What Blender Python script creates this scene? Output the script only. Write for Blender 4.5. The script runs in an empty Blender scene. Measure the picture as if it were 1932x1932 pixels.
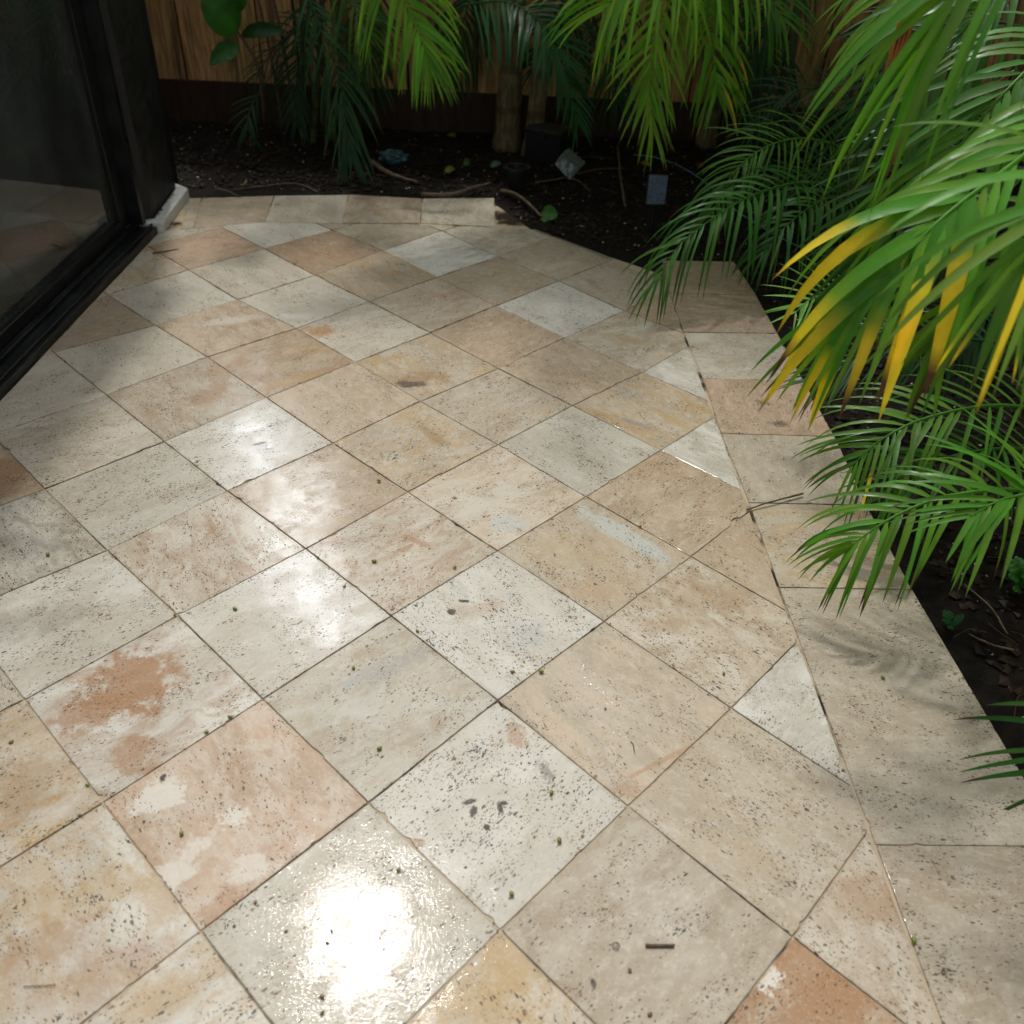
import bpy, bmesh, math, random
from mathutils import Vector, Matrix, noise
R = math.radians
scene = bpy.context.scene
# ------------------------------------------------------------------ camera
CAMH = 1.7162
CX = Vector((0.9989810873, 0.0274422627, 0.0358288898))
CD = Vector((0.0451307780, -0.6074413657, -0.7930814587))
CF = Vector((0.0, 0.7938903637, -0.6080609266))
FOC = 1.75516814
cam_d = bpy.data.cameras.new('camera'); cam = bpy.data.objects.new('camera', cam_d)
scene.collection.objects.link(cam); scene.camera = cam
m = Matrix.Identity(4)
for r in range(3):
    m[r][0] = CX[r]; m[r][1] = -CD[r]; m[r][2] = -CF[r]
m[2][3] = CAMH
cam.matrix_world = m
cam_d.sensor_width = 36; cam_d.lens = FOC * 18
cam_d.clip_start = 0.03; cam_d.clip_end = 500
cam_d.dof.use_dof = True; cam_d.dof.focus_distance = 2.7; cam_d.dof.aperture_fstop = 3.0
# ------------------------------------------------------------------ sky, sun, exposure
SUN_EL, SUN_AZ = 62.6, -15.2          # azimuth from +Y towards +X
world = bpy.data.worlds.new('World'); scene.world = world; world.use_nodes = True
wn = world.node_tree.nodes; wl = world.node_tree.links; wn.clear()
sky = wn.new('ShaderNodeTexSky'); sky.sky_type = 'NISHITA'; sky.sun_disc = False
sky.sun_elevation = R(SUN_EL); sky.sun_rotation = R(SUN_AZ); sky.air_density = 1.0; sky.dust_density = 3.0
hs = wn.new('ShaderNodeHueSaturation'); hs.inputs['Saturation'].default_value = 0.18
wl.new(sky.outputs[0], hs.inputs['Color'])
bg = wn.new('ShaderNodeBackground'); bg.inputs[1].default_value = 0.105
wl.new(hs.outputs[0], bg.inputs[0])
geo = wn.new('ShaderNodeTexCoord')
def wmath(op, a, b=None):
    n = wn.new('ShaderNodeMath'); n.operation = op
    for i, v in enumerate((a, b)):
        if v is None: continue
        if isinstance(v, (int, float)): n.inputs[i].default_value = v
        else: wl.new(v, n.inputs[i])
    return n.outputs[0]
# bright spots added to the sky, aimed to mirror as glints on the pavers
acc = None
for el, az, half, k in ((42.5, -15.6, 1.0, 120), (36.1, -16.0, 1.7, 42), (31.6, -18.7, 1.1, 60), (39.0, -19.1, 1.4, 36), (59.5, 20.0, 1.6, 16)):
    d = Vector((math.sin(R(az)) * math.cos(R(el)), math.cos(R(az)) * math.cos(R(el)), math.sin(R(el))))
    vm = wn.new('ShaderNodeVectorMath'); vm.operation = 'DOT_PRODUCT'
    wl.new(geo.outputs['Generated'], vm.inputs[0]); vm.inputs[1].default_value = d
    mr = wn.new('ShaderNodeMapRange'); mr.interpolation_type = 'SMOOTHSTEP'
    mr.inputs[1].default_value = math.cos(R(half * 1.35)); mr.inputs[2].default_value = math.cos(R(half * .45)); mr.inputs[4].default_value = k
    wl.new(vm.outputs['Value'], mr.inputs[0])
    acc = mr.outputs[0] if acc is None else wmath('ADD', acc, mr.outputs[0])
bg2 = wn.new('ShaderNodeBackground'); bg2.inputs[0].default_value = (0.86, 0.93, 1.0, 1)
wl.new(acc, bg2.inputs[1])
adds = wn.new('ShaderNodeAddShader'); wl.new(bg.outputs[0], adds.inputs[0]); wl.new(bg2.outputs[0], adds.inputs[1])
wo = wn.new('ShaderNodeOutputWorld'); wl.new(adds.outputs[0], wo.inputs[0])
sd = bpy.data.lights.new('sun', 'SUN'); sd.energy = 1.2; sd.angle = R(3.6); sd.color = (1.0, 0.965, 0.91)
so = bpy.data.objects.new('sun', sd); scene.collection.objects.link(so)
sdir = Vector((math.sin(R(SUN_AZ)) * math.cos(R(SUN_EL)), math.cos(R(SUN_AZ)) * math.cos(R(SUN_EL)), math.sin(R(SUN_EL))))
so.rotation_euler = sdir.to_track_quat('Z', 'Y').to_euler(); so.location = (0, 0, 20)
scene.view_settings.view_transform = 'Standard'; scene.view_settings.look = 'None'
scene.view_settings.exposure = 0.5; scene.view_settings.gamma = 1.0
scene.cycles.max_bounces = 5; scene.cycles.diffuse_bounces = 3; scene.cycles.glossy_bounces = 3; scene.cycles.transmission_bounces = 4; scene.cycles.transparent_max_bounces = 6
scene.cycles.use_adaptive_sampling = True; scene.cycles.adaptive_threshold = 0.03; scene.cycles.use_denoising = True
# ------------------------------------------------------------------ helpers
COL = scene.collection
def ray(px, py):                                    # picture measured on a 1932 grid
    x = (px - 966) / 966 / FOC; y = (py - 966) / 966 / FOC
    return CX * x + CD * y + CF
def gp(px, py, z=0.0):                              # point at height z
    d = ray(px, py); t = (z - CAMH) / d.z
    return Vector((0, 0, CAMH)) + d * t
def at(px, py, Y):                                  # point at forward distance Y
    d = ray(px, py); return Vector((0, 0, CAMH)) + d * (Y / d.y)
def tag(o, label=None, cat=None, group=None, kind=None):
    if label: o['label'] = label
    if cat: o['category'] = cat
    if group: o['group'] = group
    if kind: o['kind'] = kind
    return o
def empty(name, loc=(0, 0, 0), rz=0):
    o = bpy.data.objects.new(name, None); COL.objects.link(o); o.location = loc; o.rotation_euler.z = rz
    o.empty_display_size = .1
    return o
class MB:
    def __init__(s): s.v = []; s.f = []; s.c = []; s.hascol = False
    def vert(s, p, c=None):
        s.v.append(tuple(p)); s.c.append(c if c else (1, 1, 1)); s.hascol |= c is not None
        return len(s.v) - 1
    def box(s, lo, hi):
        x0, y0, z0 = lo; x1, y1, z1 = hi; b = len(s.v)
        for p in ((x0,y0,z0),(x1,y0,z0),(x1,y1,z0),(x0,y1,z0),(x0,y0,z1),(x1,y0,z1),(x1,y1,z1),(x0,y1,z1)): s.vert(p)
        for f in ((3,2,1,0),(4,5,6,7),(0,1,5,4),(1,2,6,5),(2,3,7,6),(3,0,4,7)): s.f.append(tuple(b + i for i in f))
        return s
    def tube(s, pts, rad, n=8, col=None, caps=True):
        pts = [Vector(p) for p in pts]; k = len(pts)
        if not isinstance(rad, (list, tuple)): rad = [rad] * k
        t0 = (pts[1] - pts[0]).normalized(); up = Vector((0, 0, 1)) if abs(t0.z) < .9 else Vector((1, 0, 0))
        u = t0.cross(up).normalized(); rings = []
        for i, p in enumerate(pts):
            t = (pts[min(i + 1, k - 1)] - pts[max(i - 1, 0)]).normalized()
            u = (u - t * u.dot(t)).normalized(); w = t.cross(u)
            c = col(i / (k - 1)) if callable(col) else col
            rings.append([s.vert(p + (u * math.cos(a) + w * math.sin(a)) * rad[i], c) for a in [2 * math.pi * j / n for j in range(n)]])
        for i in range(k - 1):
            for j in range(n):
                s.f.append((rings[i][j], rings[i][(j + 1) % n], rings[i + 1][(j + 1) % n], rings[i + 1][j]))
        if caps: s.f.append(tuple(reversed(rings[0]))); s.f.append(tuple(rings[-1]))
        return s
    def build(s, name, mat, parent=None, smooth=False, bevel=0, origin=None):
        me = bpy.data.meshes.new(name)
        if parent is not None: off = parent_world(parent)
        elif origin is not None: off = Vector(origin)
        else: off = Vector((0, 0, 0))
        me.from_pydata([(p[0] - off.x, p[1] - off.y, p[2] - off.z) for p in s.v], [], s.f)
        if s.hascol:
            a = me.color_attributes.new('col', 'FLOAT_COLOR', 'POINT')
            a.data.foreach_set('color', [x for c in s.c for x in (c[0], c[1], c[2], 1.0)])
        me.materials.append(mat); me.update()
        if smooth: me.shade_smooth()
        o = bpy.data.objects.new(name, me); COL.objects.link(o)
        if parent is not None: o.parent = parent
        elif origin is not None: o.location = off
        if bevel:
            b = o.modifiers.new('bevel', 'BEVEL'); b.width = bevel; b.segments = 2; b.limit_method = 'ANGLE'
        return o
def parent_world(o):
    v = Vector(o.location)
    while o.parent: o = o.parent; v = v + Vector(o.location)
    return v
# ------------------------------------------------------------------ materials
class NT:
    def __init__(s, name):
        s.m = bpy.data.materials.new(name); s.m.use_nodes = True; s.n = s.m.node_tree.nodes; s.l = s.m.node_tree.links
        s.b = s.n['Principled BSDF']; s.out = s.n['Material Output']
    def new(s, t, **kw):
        n = s.n.new(t)
        for k, v in kw.items(): setattr(n, k, v)
        return n
    def put(s, sock, v):
        if v is None: return
        if hasattr(v, 'links'): s.l.new(v, sock)
        elif isinstance(v, (tuple, list)) and len(v) == 3 and sock.type == 'RGBA': sock.default_value = (*v, 1)
        else: sock.default_value = v
    def math(s, op, a, b=None, c=None, clamp=False):
        n = s.new('ShaderNodeMath', operation=op, use_clamp=clamp)
        for i, v in enumerate((a, b, c)): s.put(n.inputs[i], v)
        return n.outputs[0]
    def mix(s, f, a, b, mode='MIX'):
        n = s.new('ShaderNodeMix', data_type='RGBA', blend_type=mode)
        s.put(n.inputs[0], f); s.put(n.inputs[6], a); s.put(n.inputs[7], b); return n.outputs[2]
    def mr(s, v, a, b, c=0., d=1., smooth=True):
        n = s.new('ShaderNodeMapRange'); n.interpolation_type = 'SMOOTHSTEP' if smooth else 'LINEAR'
        for i, x in enumerate((v, a, b, c, d)): s.put(n.inputs[i], x)
        return n.outputs[0]
    def noise(s, vec, scale, detail=4, rough=.55, dist=0., out=0):
        n = s.new('ShaderNodeTexNoise'); s.put(n.inputs['Vector'], vec); s.put(n.inputs['Scale'], scale)
        n.inputs['Detail'].default_value = detail; n.inputs['Roughness'].default_value = rough; n.inputs['Distortion'].default_value = dist
        return n.outputs[out]
    def voro(s, vec, scale, rnd=1.):
        n = s.new('ShaderNodeTexVoronoi'); s.put(n.inputs['Vector'], vec); s.put(n.inputs['Scale'], scale); n.inputs['Randomness'].default_value = rnd
        return n
    def mapping(s, vec, scale=(1, 1, 1), rot=(0, 0, 0), loc=(0, 0, 0)):
        n = s.new('ShaderNodeMapping'); s.put(n.inputs[0], vec); n.inputs[1].default_value = loc; n.inputs[2].default_value = rot; n.inputs[3].default_value = scale
        return n.outputs[0]
    def attr(s, name, out='Color'):
        n = s.new('ShaderNodeAttribute'); n.attribute_name = name; return n.outputs[out]
    def bump(s, h, strength, dist, normal=None):
        n = s.new('ShaderNodeBump'); n.inputs['Strength'].default_value = strength; n.inputs['Distance'].default_value = dist
        s.put(n.inputs['Height'], h); s.put(n.inputs['Normal'], normal); return n.outputs[0]
    def fin(s, color=None, rough=None, spec=None, normal=None, metal=None):
        s.put(s.b.inputs['Base Color'], color); s.put(s.b.inputs['Roughness'], rough)
        s.put(s.b.inputs['Specular IOR Level'], spec); s.put(s.b.inputs['Normal'], normal); s.put(s.b.inputs['Metallic'], metal)
        return s.m
def simple(name, col, rough=.5, var=.25, scale=30, metal=0., bump=.15, spec=.5):
    t = NT(name); c = t.new('ShaderNodeTexCoord').outputs['Object']
    n = t.noise(c, scale, 5); k = t.mr(n, .3, .7, 1 - var, 1 + var)
    cc = t.new('ShaderNodeVectorMath', operation='SCALE'); cc.inputs[0].default_value = col; t.l.new(k, cc.inputs[3])
    return t.fin(cc.outputs[0], t.mr(n, .3, .7, max(.02, rough - .08), min(1, rough + .1)), spec, t.bump(n, bump, .004), metal)
# wet travertine, every paver with its own colours and grain
BLOBS = []
def blob(px, py, rx, ry, rot, col, k=.85, soft=.25, rag=.5):
    d = ray(px, py); q = Vector((0, 0, CAMH)) + d * (-CAMH / d.z); BLOBS.append((q.x, q.y, rx, ry, rot, col, k, soft, rag))
RUST = (.36, .205, .105); OCH = (.42, .285, .125); DRK = (.05, .042, .03); PALE = (.66, .62, .54); BLUEG = (.47, .50, .47)
blob(245, 1290, .105, .10, 60, RUST, .85, .30, 1.0); blob(190, 1340, .12, .05, 35, RUST, .7, .3, 1.0); blob(255, 1420, .05, .05, 0, RUST, .7, .3, 1.)
blob(300, 1505, .055, .035, 30, PALE, .8, .2, 1.); blob(440, 1540, .03, .02, 0, PALE, .7, .25, 1.); blob(310, 1435 + 40, .03, .02, 0, PALE, .6, .25, 1.)
blob(330, 1640, .09, .03, 60, PALE, .7, .3, 1.); blob(470, 1650, .03, .04, 0, PALE, .6, .25, 1.); blob(440, 1700, .06, .03, 40, RUST, .55, .3, .8)
for a, b, r1, r2, ro in ((886, 1512, .017, .006, 20), (893, 1530, .008, .014, 0), (944, 1525, .006, .014, 20), (950, 1515, .010, .005, 0), (918, 1561, .007, .007, 0), (307, 1468, .007, .010, 0), (490, 837, .022, .008, 30), (1120, 1857, .005, .009, 10), (858, 1071, .006, .009, 0), (852, 1155, .012, .012, 0), (875, 1135, .015, .006, 0)):
    blob(a, b, r1, r2, ro, DRK, .95, .3, .45)
blob(976, 1385, .020, .035, 20, RUST, .6, .4, 1.0); blob(785, 1588, .018, .010, 0, RUST, .7, .4, .8); blob(1030, 1455, .012, .030, 30, DRK, .45, .5, 1.)
blob(785, 715, .085, .055, 20, (.30, .18, .08), .75, .5, 1.); blob(770, 725, .055, .022, 10, DRK, .75, .45, 1.); blob(750, 672, .05, .03, 0, OCH, .5, .5, 1.)
blob(600, 625, .07, .045, 20, (.38, .20, .07), .8, .5, 1.); blob(610, 655, .13, .05, 20, OCH, .45, .5, .9); blob(560, 715, .13, .03, 35, OCH, .6, .4, .8)
blob(395, 745, .10, .045, 60, (.33, .20, .11), .7, .5, .9); blob(415, 700, .05, .06, 0, (.36, .23, .13), .6, .5, .9)
blob(815, 820, .10, .018, -52, (.20, .13, .06), .75, .6, 1.); blob(800, 800, .13, .05, -52, OCH, .5, .6, .9)
blob(1180, 1010, .17, .035, -42, BLUEG, .7, .3, .6); blob(960, 985, .06, .04, 0, BLUEG, .6, .4, .8)
blob(1085, 1040, .12, .08, 0, OCH, .28, .6, 1.); blob(1130, 1110, .10, .05, 20, (.42, .29, .17), .5, .6, 1.)
blob(1170, 795, .17, .030, -30, OCH, .65, .5, .9); blob(1195, 797, .07, .012, -30, (.25, .24, .24), .7, .5, .9)
blob(975, 1800, .075, .09, 0, OCH, .7, .45, .95); blob(905, 1890, .10, .05, 0, OCH, .5, .6, .9); blob(1570, 1850, .12, .10, 0, RUST, .75, .4, .9); blob(1450, 1850, .03, .02, 30, PALE, .9, .3, .9)
blob(120, 1700, .16, .05, 20, OCH, .5, .6, 1.); blob(60, 1800, .12, .05, 20, RUST, .45, .6, 1.); blob(200, 1830, .10, .05, 30, RUST, .45, .6, 1.); blob(300, 1880, .10, .04, 10, OCH, .4, .6, 1.)
blob(55, 1480, .08, .08, 0, (.36, .23, .12), .55, .6, 1.); blob(10, 880, .10, .06, 0, RUST, .7, .5, .9)
blob(785, 1020, .045, .012, -30, RUST, .7, .4, 1.); blob(765, 1035, .03, .010, 40, RUST, .6, .4, 1.)
blob(1230, 1195, .10, .03, -20, PALE, .5, .5, .9); blob(1255, 1432, .10, .006, 32, (.40, .22, .10), .6, .4, .7); blob(1185, 1490, .03, .02, 0, RUST, .5, .6, 1.)
blob(1330, 1120, .13, .05, -20, (.36, .23, .12), .5, .6, 1.); blob(1250, 1180, .1, .03, 10, (.36, .25, .15), .5, .6, 1.); blob(1240, 885, .10, .06, 0, (.40, .26, .14), .5, .6, 1.)
blob(1690, 1690 - 60, .05, .1, 0, (.30, .22, .15), .2, .6, 1.); blob(1470, 800, .03, .02, 0, DRK, .7, .5, 1.); blob(1440, 760, .035, .015, -20, DRK, .5, .6, 1.); blob(1650, 1700, .09, .05, 0, (.34, .2, .1), .5, .6, 1.)
blob(610, 480, .16, .10, 0, (.36, .20, .11), .35, .5, .8); blob(740, 515, .05, .03, 0, OCH, .6, .6, 1.); blob(880, 450, .05, .02, 0, (.3, .3, .28), .5, .5, 1.); blob(560, 595, .06, .03, 0, PALE, .7, .4, .9)
blob(940, 505, .07, .02, -10, OCH, .5, .6, 1.); blob(830, 560, .08, .025, -30, (.36, .2, .11), .55, .6, 1.); blob(1180, 640, .1, .03, -20, OCH, .5, .6, 1.); blob(430, 605, .13, .03, 25, PALE, .45, .5, .8)
blob(45, 1030, .12, .06, 20, (.22, .21, .18), .5, .6, 1.); blob(60, 1170, .15, .05, 20, (.25, .22, .18), .4, .6, 1.); blob(720, 1265, .14, .03, 30, (.30, .29, .27), .5, .6, 1.); blob(990, 1200, .05, .05, 0, (.38, .38, .37), .5, .6, 1.); blob(900, 1150, .07, .03, 30, (.40, .28, .18), .5, .6, 1.)
def travertine(BLOBS=()):
    t = NT('wet_travertine')
    U = t.attr('uvw', 'Vector'); base = t.attr('base'); stain = t.attr('stain'); prm = t.attr('prm', 'Vector')
    sep = t.new('ShaderNodeSeparateXYZ'); t.l.new(prm, sep.inputs[0])
    amt, pitd, grain = sep.outputs
    Us = t.mapping(U, (1, 1.9, 1)); Uv = t.mapping(U, (1.0, 1.7, 1))
    P = t.new('ShaderNodeNewGeometry').outputs['Position']
    big = t.noise(Us, 3.6, 3, .5, .6); med = t.noise(Uv, 9, 6, .66, .9); fine = t.noise(U, 120, 4, .72)
    c = t.mix(t.mr(big, .34, .66), t.mix(.34, base, (.24, .17, .09)), base)
    c = t.mix(t.math('MULTIPLY', t.mr(med, .42, .62), .50), c, stain)
    c = t.mix(t.math('MULTIPLY', t.mr(t.noise(Uv, 24, 5, .7, .4), .46, .72), .30), c, (.68, .64, .56))
    sm = t.math('ADD', t.math('MULTIPLY', t.noise(Us, 4.4, 7, .66, .5), .8), t.math('MULTIPLY', fine, .2))
    th = t.math('SUBTRACT', .705, t.math('MULTIPLY', amt, .36)); dif = t.math('SUBTRACT', sm, th)
    s1 = t.math('ADD', t.math('MULTIPLY', t.mr(dif, -.01, .03), .38), t.math('MULTIPLY', t.mr(dif, -.06, .12), .45))
    c = t.mix(s1, c, stain)
    v = t.math('ABSOLUTE', t.math('SUBTRACT', t.noise(Uv, 6, 5, .62, 1.2), .5))
    c = t.mix(t.math('MULTIPLY', t.mr(v, .0, .012, 1, 0), .30), c, t.mix(.5, stain, (.20, .12, .06)))
    # individual stains and holes
    wob = t.noise(P, 16, 6, .72); wob3 = t.math('SUBTRACT', wob, .5); wf = t.math('SUBTRACT', t.noise(P, 75, 4, .7), .5)
    for (x, y, rx, ry, rot, col, k, soft, rag) in BLOBS:
        if rx > .03 or ry > .03: w_ = wob3
        else: w_ = wf
        m_ = t.new('ShaderNodeMapping', vector_type='TEXTURE'); t.l.new(P, m_.inputs[0])
        m_.inputs[1].default_value = (x, y, 0); m_.inputs[2].default_value = (0, 0, R(rot)); m_.inputs[3].default_value = (rx, ry, 1)
        ln = t.new('ShaderNodeVectorMath', operation='LENGTH'); t.l.new(m_.outputs[0], ln.inputs[0])
        dd = t.math('MULTIPLY_ADD', w_, -rag * 4.2, ln.outputs['Value'])
        c = t.mix(t.mr(dd, 1 - soft, 1 + soft, k, 0), c, col)
    c = t.mix(t.math('MULTIPLY', t.mr(fine, .54, .74), .20), c, (.24, .18, .11))
    c = t.mix(t.math('MULTIPLY', t.mr(fine, .47, .32), .20), c, (.78, .74, .66))
    # pits: wormy elongated voids in clusters
    nv = t.new('ShaderNodeVectorMath', operation='SCALE'); t.l.new(t.noise(U, 70, 1, .6, 0, 1), nv.inputs[0]); nv.inputs[3].default_value = .017
    Ud = t.new('ShaderNodeVectorMath', operation='ADD'); t.l.new(t.mapping(U, (1, 2.1, 1)), Ud.inputs[0]); t.l.new(nv.outputs[0], Ud.inputs[1])
    dens = t.math('ADD', t.math('MULTIPLY', t.math('SUBTRACT', t.noise(Us, 7, 4, .62, .3), .5), 3.4), pitd)
    pits = None
    for sc, size, bias in ((72, .150, .02), (150, .165, .10), (30, .085, -.10)):
        vo = t.voro(Ud.outputs[0], sc)
        rr = t.new('ShaderNodeSeparateColor'); t.l.new(vo.outputs['Color'], rr.inputs[0])
        keep = t.mr(t.math('SUBTRACT', t.math('ADD', t.math('MULTIPLY', dens, 1.25), bias), rr.outputs[0]), -.02, .03)
        rad = t.math('MULTIPLY', t.math('MULTIPLY_ADD', rr.outputs[1], 1.3, .30), size * 1.5)
        pm = t.math('MULTIPLY', t.mr(t.math('SUBTRACT', vo.outputs['Distance'], rad), -.03, .03, 1, 0), keep)
        pits = pm if pits is None else t.math('MAXIMUM', pits, pm)
    worm = t.mr(t.math('SUBTRACT', t.noise(Ud.outputs[0], 60, 2., .6), t.math('SUBTRACT', .775, t.math('MULTIPLY', dens, .18))), -.004, .016)
    pits = t.math('MAXIMUM', pits, worm)
    pcol = t.mix(t.mr(t.noise(U, 15, 2), .44, .58), (.055, .048, .036), (.17, .10, .05))
    c = t.mix(t.math('MULTIPLY', pits, .93), c, pcol)
    edge = t.attr('edge', 'Fac')
    c = t.mix(t.math('MULTIPLY', edge, t.mr(t.noise(P, 14, 4, .7), .44, .68, .0, .75)), c, (.15, .10, .055))
    rough = t.math('ADD', .42, t.math('MULTIPLY', fine, .2))
    h = t.math('SUBTRACT', t.math('ADD', t.math('MULTIPLY', t.noise(P, 150, 3, .65, .4), .62), t.math('MULTIPLY', t.noise(P, 9, 1), 2.2)), t.math('MULTIPLY', pits, 1.3))
    nb = t.bump(h, .165, .0026)
    t.l.new(t.mr(wob, .38, .6, .22, .62), t.b.inputs['Coat Weight']); t.b.inputs['Coat Roughness'].default_value = .045; t.b.inputs['Coat IOR'].default_value = 1.33
    t.l.new(nb, t.b.inputs['Coat Normal'])
    return t.fin(c, rough, .09, nb)
def leaf_mat(name='palm_leaf', trans=.42, rough=.34):
    t = NT(name); col = t.attr('col'); co = t.new('ShaderNodeTexCoord').outputs['Object']
    n = t.noise(co, 25, 4); c = t.mix(t.mr(n, .35, .7, 0, .30), col, t.mix(1., col, (.55, .65, .5), 'MULTIPLY'))
    sp_ = t.voro(co, 55); c = t.mix(t.math('MULTIPLY', t.mr(sp_.outputs['Distance'], .05, .16, 1, 0), t.mr(t.noise(co, 9, 3), .52, .62, 0, .75)), c, (.13, .075, .02))
    t.fin(c, t.mr(n, .35, .7, rough - .06, rough + .18), .32, t.bump(t.noise(co, 150, 3), .12, .002))
    tr = t.new('ShaderNodeBsdfTranslucent'); t.put(tr.inputs[0], t.mix(1., c, (2.0, 1.7, .6), 'MULTIPLY'))
    mx = t.new('ShaderNodeMixShader'); mx.inputs[0].default_value = trans
    t.l.new(t.b.outputs[0], mx.inputs[1]); t.l.new(tr.outputs[0], mx.inputs[2]); t.l.new(mx.outputs[0], t.out.inputs[0])
    return t.m
def stem_mat(name, a, b, rings=38):
    t = NT(name); co = t.new('ShaderNodeTexCoord').outputs['Object']
    w = t.new('ShaderNodeTexWave', wave_type='BANDS', bands_direction='Z'); t.l.new(co, w.inputs[0]); w.inputs['Scale'].default_value = rings / 20; w.inputs['Distortion'].default_value = 3.5; w.inputs['Detail'].default_value = 3
    n = t.noise(t.mapping(co, (1, 1, .25)), 40, 6)
    c = t.mix(t.mr(n, .35, .65), a, b); c = t.mix(t.math('MULTIPLY', t.mr(w.outputs[1], .0, .18, 1, 0), .7), c, tuple(x * .35 for x in a))
    return t.fin(c, .75, .3, t.bump(t.math('ADD', n, w.outputs[1]), .5, .008))
def wood_mat():
    t = NT('cedar_boards'); co = t.new('ShaderNodeTexCoord').outputs['Object']; col = t.attr('col')
    g = t.noise(t.mapping(co, (14, 14, .9)), 5, 8, .65, .8); g2 = t.noise(t.mapping(co, (5, 5, .4)), 3, 4)
    c = t.mix(t.mr(g, .35, .68), t.mix(1., col, (.45, .38, .32), 'MULTIPLY'), col)
    c = t.mix(t.math('MULTIPLY', t.mr(g2, .48, .66), .7), c, (.035, .022, .014))
    vo = t.voro(t.mapping(co, (1, 1, .55)), 3.2); c = t.mix(t.mr(vo.outputs['Distance'], .03, .07, .85, 0), c, (.03, .018, .01))
    return t.fin(c, .6, .35, t.bump(g, .5, .004))
def soil_mat():
    t = NT('wet_soil'); P = t.new('ShaderNodeNewGeometry').outputs['Position']
    n = t.noise(P, 28, 8, .7); n2 = t.noise(P, 3, 4)
    c = t.mix(t.mr(n, .35, .7), (.004, .0032, .0025), (.018, .012, .008)); c = t.mix(t.mr(n2, .45, .7, 0, .5), c, (.007, .005, .004))
    return t.fin(c, t.mr(n, .3, .7, .4, .95), .12, t.bump(n, .9, .02))
M = {}
M['stone'] = travertine(); M['leaf'] = leaf_mat(); M['wood'] = wood_mat(); M['soil'] = soil_mat()
M['broad'] = leaf_mat('broad_leaf', .35, .35)
M['trunk'] = stem_mat('palm_bark', (.22, .165, .085), (.11, .08, .04), 26)
M['fibre'] = stem_mat('fibrous_bark', (.10, .05, .025), (.035, .02, .012), 40)
M['cane'] = stem_mat('palm_cane', (.10, .13, .035), (.06, .06, .025), 60)
M['twig'] = simple('twig_bark', (.10, .065, .038), .7, .4, 60)
M['bark_tan'] = simple('dry_branch', (.12, .08, .043), .6, .35, 40)
def joint_mat():
    t = NT('joint_sand'); P = t.new('ShaderNodeNewGeometry').outputs['Position']
    return t.fin(t.mix(t.mr(t.noise(P, 3.2, 5, .65), .48, .62), (.46, .37, .26), (.035, .025, .017)), .9, .1)
M['joint'] = joint_mat()
M['black'] = simple('black_aluminium', (.006, .007, .0075), .38, .3, 12, bump=.04)
M['blackwall'] = simple('black_painted_wall', (.0075, .0070, .0075), .6, .3, 14, bump=.2)
M['white'] = simple('worn_white_paint', (.62, .62, .59), .5, .12, 30, bump=.3)
M['whitemetal'] = simple('white_metal', (.85, .85, .85), .4, .05, 30, bump=.02)
M['plastic'] = simple('black_plastic', (.012, .012, .013), .45, .2, 60, bump=.1)
M['grey'] = simple('grey_cast_metal', (.10, .105, .105), .45, .3, 50, bump=.15, metal=.3)
M['panel'] = simple('solar_cells', (.055, .085, .14), .28, .12, 80, bump=.02)
M['wire'] = simple('blue_grey_cable', (.16, .24, .36), .4, .1, 30)
M['teal'] = simple('faded_teal_plastic', (.02, .07, .085), .4, .8, 12)
M['curtain'] = simple('grey_green_curtain', (.30, .34, .32), .85, .25, 8)
M['indoor'] = simple('dark_interior_paint', (.05, .045, .04), .8, .1, 3)
M['stucco'] = simple('house_stucco', (.30, .28, .25), .85, .1, 60, bump=.4)
M['roof'] = simple('eave_boards', (.10, .085, .07), .8, .2, 10)
M['berry'] = simple('olive_green_berry', (.17, .20, .015), .3, .35, 120, bump=.05)
M['berry_brown'] = simple('brown_berry', (.13, .075, .03), .45, .35, 120)
M['pebble'] = simple('pale_perlite', (.50, .46, .38), .7, .45, 9)
M['chips'] = simple('bark_chips', (.016, .010, .006), .6, .8, 7, spec=.15)
def glass_mat(name, tint, extra=1.0):
    t = NT(name); fr = t.new('ShaderNodeFresnel'); fr.inputs[0].default_value = 1.62
    gl = t.new('ShaderNodeBsdfGlossy'); gl.inputs['Roughness'].default_value = .012; gl.inputs[0].default_value = (1, 1, 1, 1)
    tr = t.new('ShaderNodeBsdfTransparent'); tr.inputs[0].default_value = (*tint, 1)
    mx = t.new('ShaderNodeMixShader'); t.l.new(t.math('MULTIPLY', fr.outputs[0], extra, clamp=True), mx.inputs[0]); t.l.new(tr.outputs[0], mx.inputs[1]); t.l.new(gl.outputs[0], mx.inputs[2])
    df = t.new('ShaderNodeBsdfDiffuse'); df.inputs[0].default_value = (.55, .60, .58, 1)  # grey-green film put in for a pale reflection on the glass
    m2 = t.new('ShaderNodeMixShader'); co = t.new('ShaderNodeTexCoord').outputs['Object']
    t.l.new(t.mr(t.noise(t.mapping(co, (1, 1, .35)), 3, 5, .6), .35, .7, .03, .07), m2.inputs[0])
    t.l.new(mx.outputs[0], m2.inputs[1]); t.l.new(df.outputs[0], m2.inputs[2]); t.l.new(m2.outputs[0], t.out.inputs[0]); return t.m
M['glass'] = glass_mat('door_glass', (.62, .66, .64), 1.0)
def water_mat():
    t = NT('water_drop'); t.b.inputs['Transmission Weight'].default_value = 1; t.b.inputs['IOR'].default_value = 1.33; t.b.inputs['Roughness'].default_value = .02; return t.m
M['water'] = water_mat()
def lens_mat():
    t = NT('lamp_lens'); co = t.new('ShaderNodeTexCoord').outputs['Object']; n = t.noise(co, 25, 5)
    return t.fin(t.mix(t.mr(n, .4, .65), (.10, .11, .12), (.36, .40, .46)), .22, .6)
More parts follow.
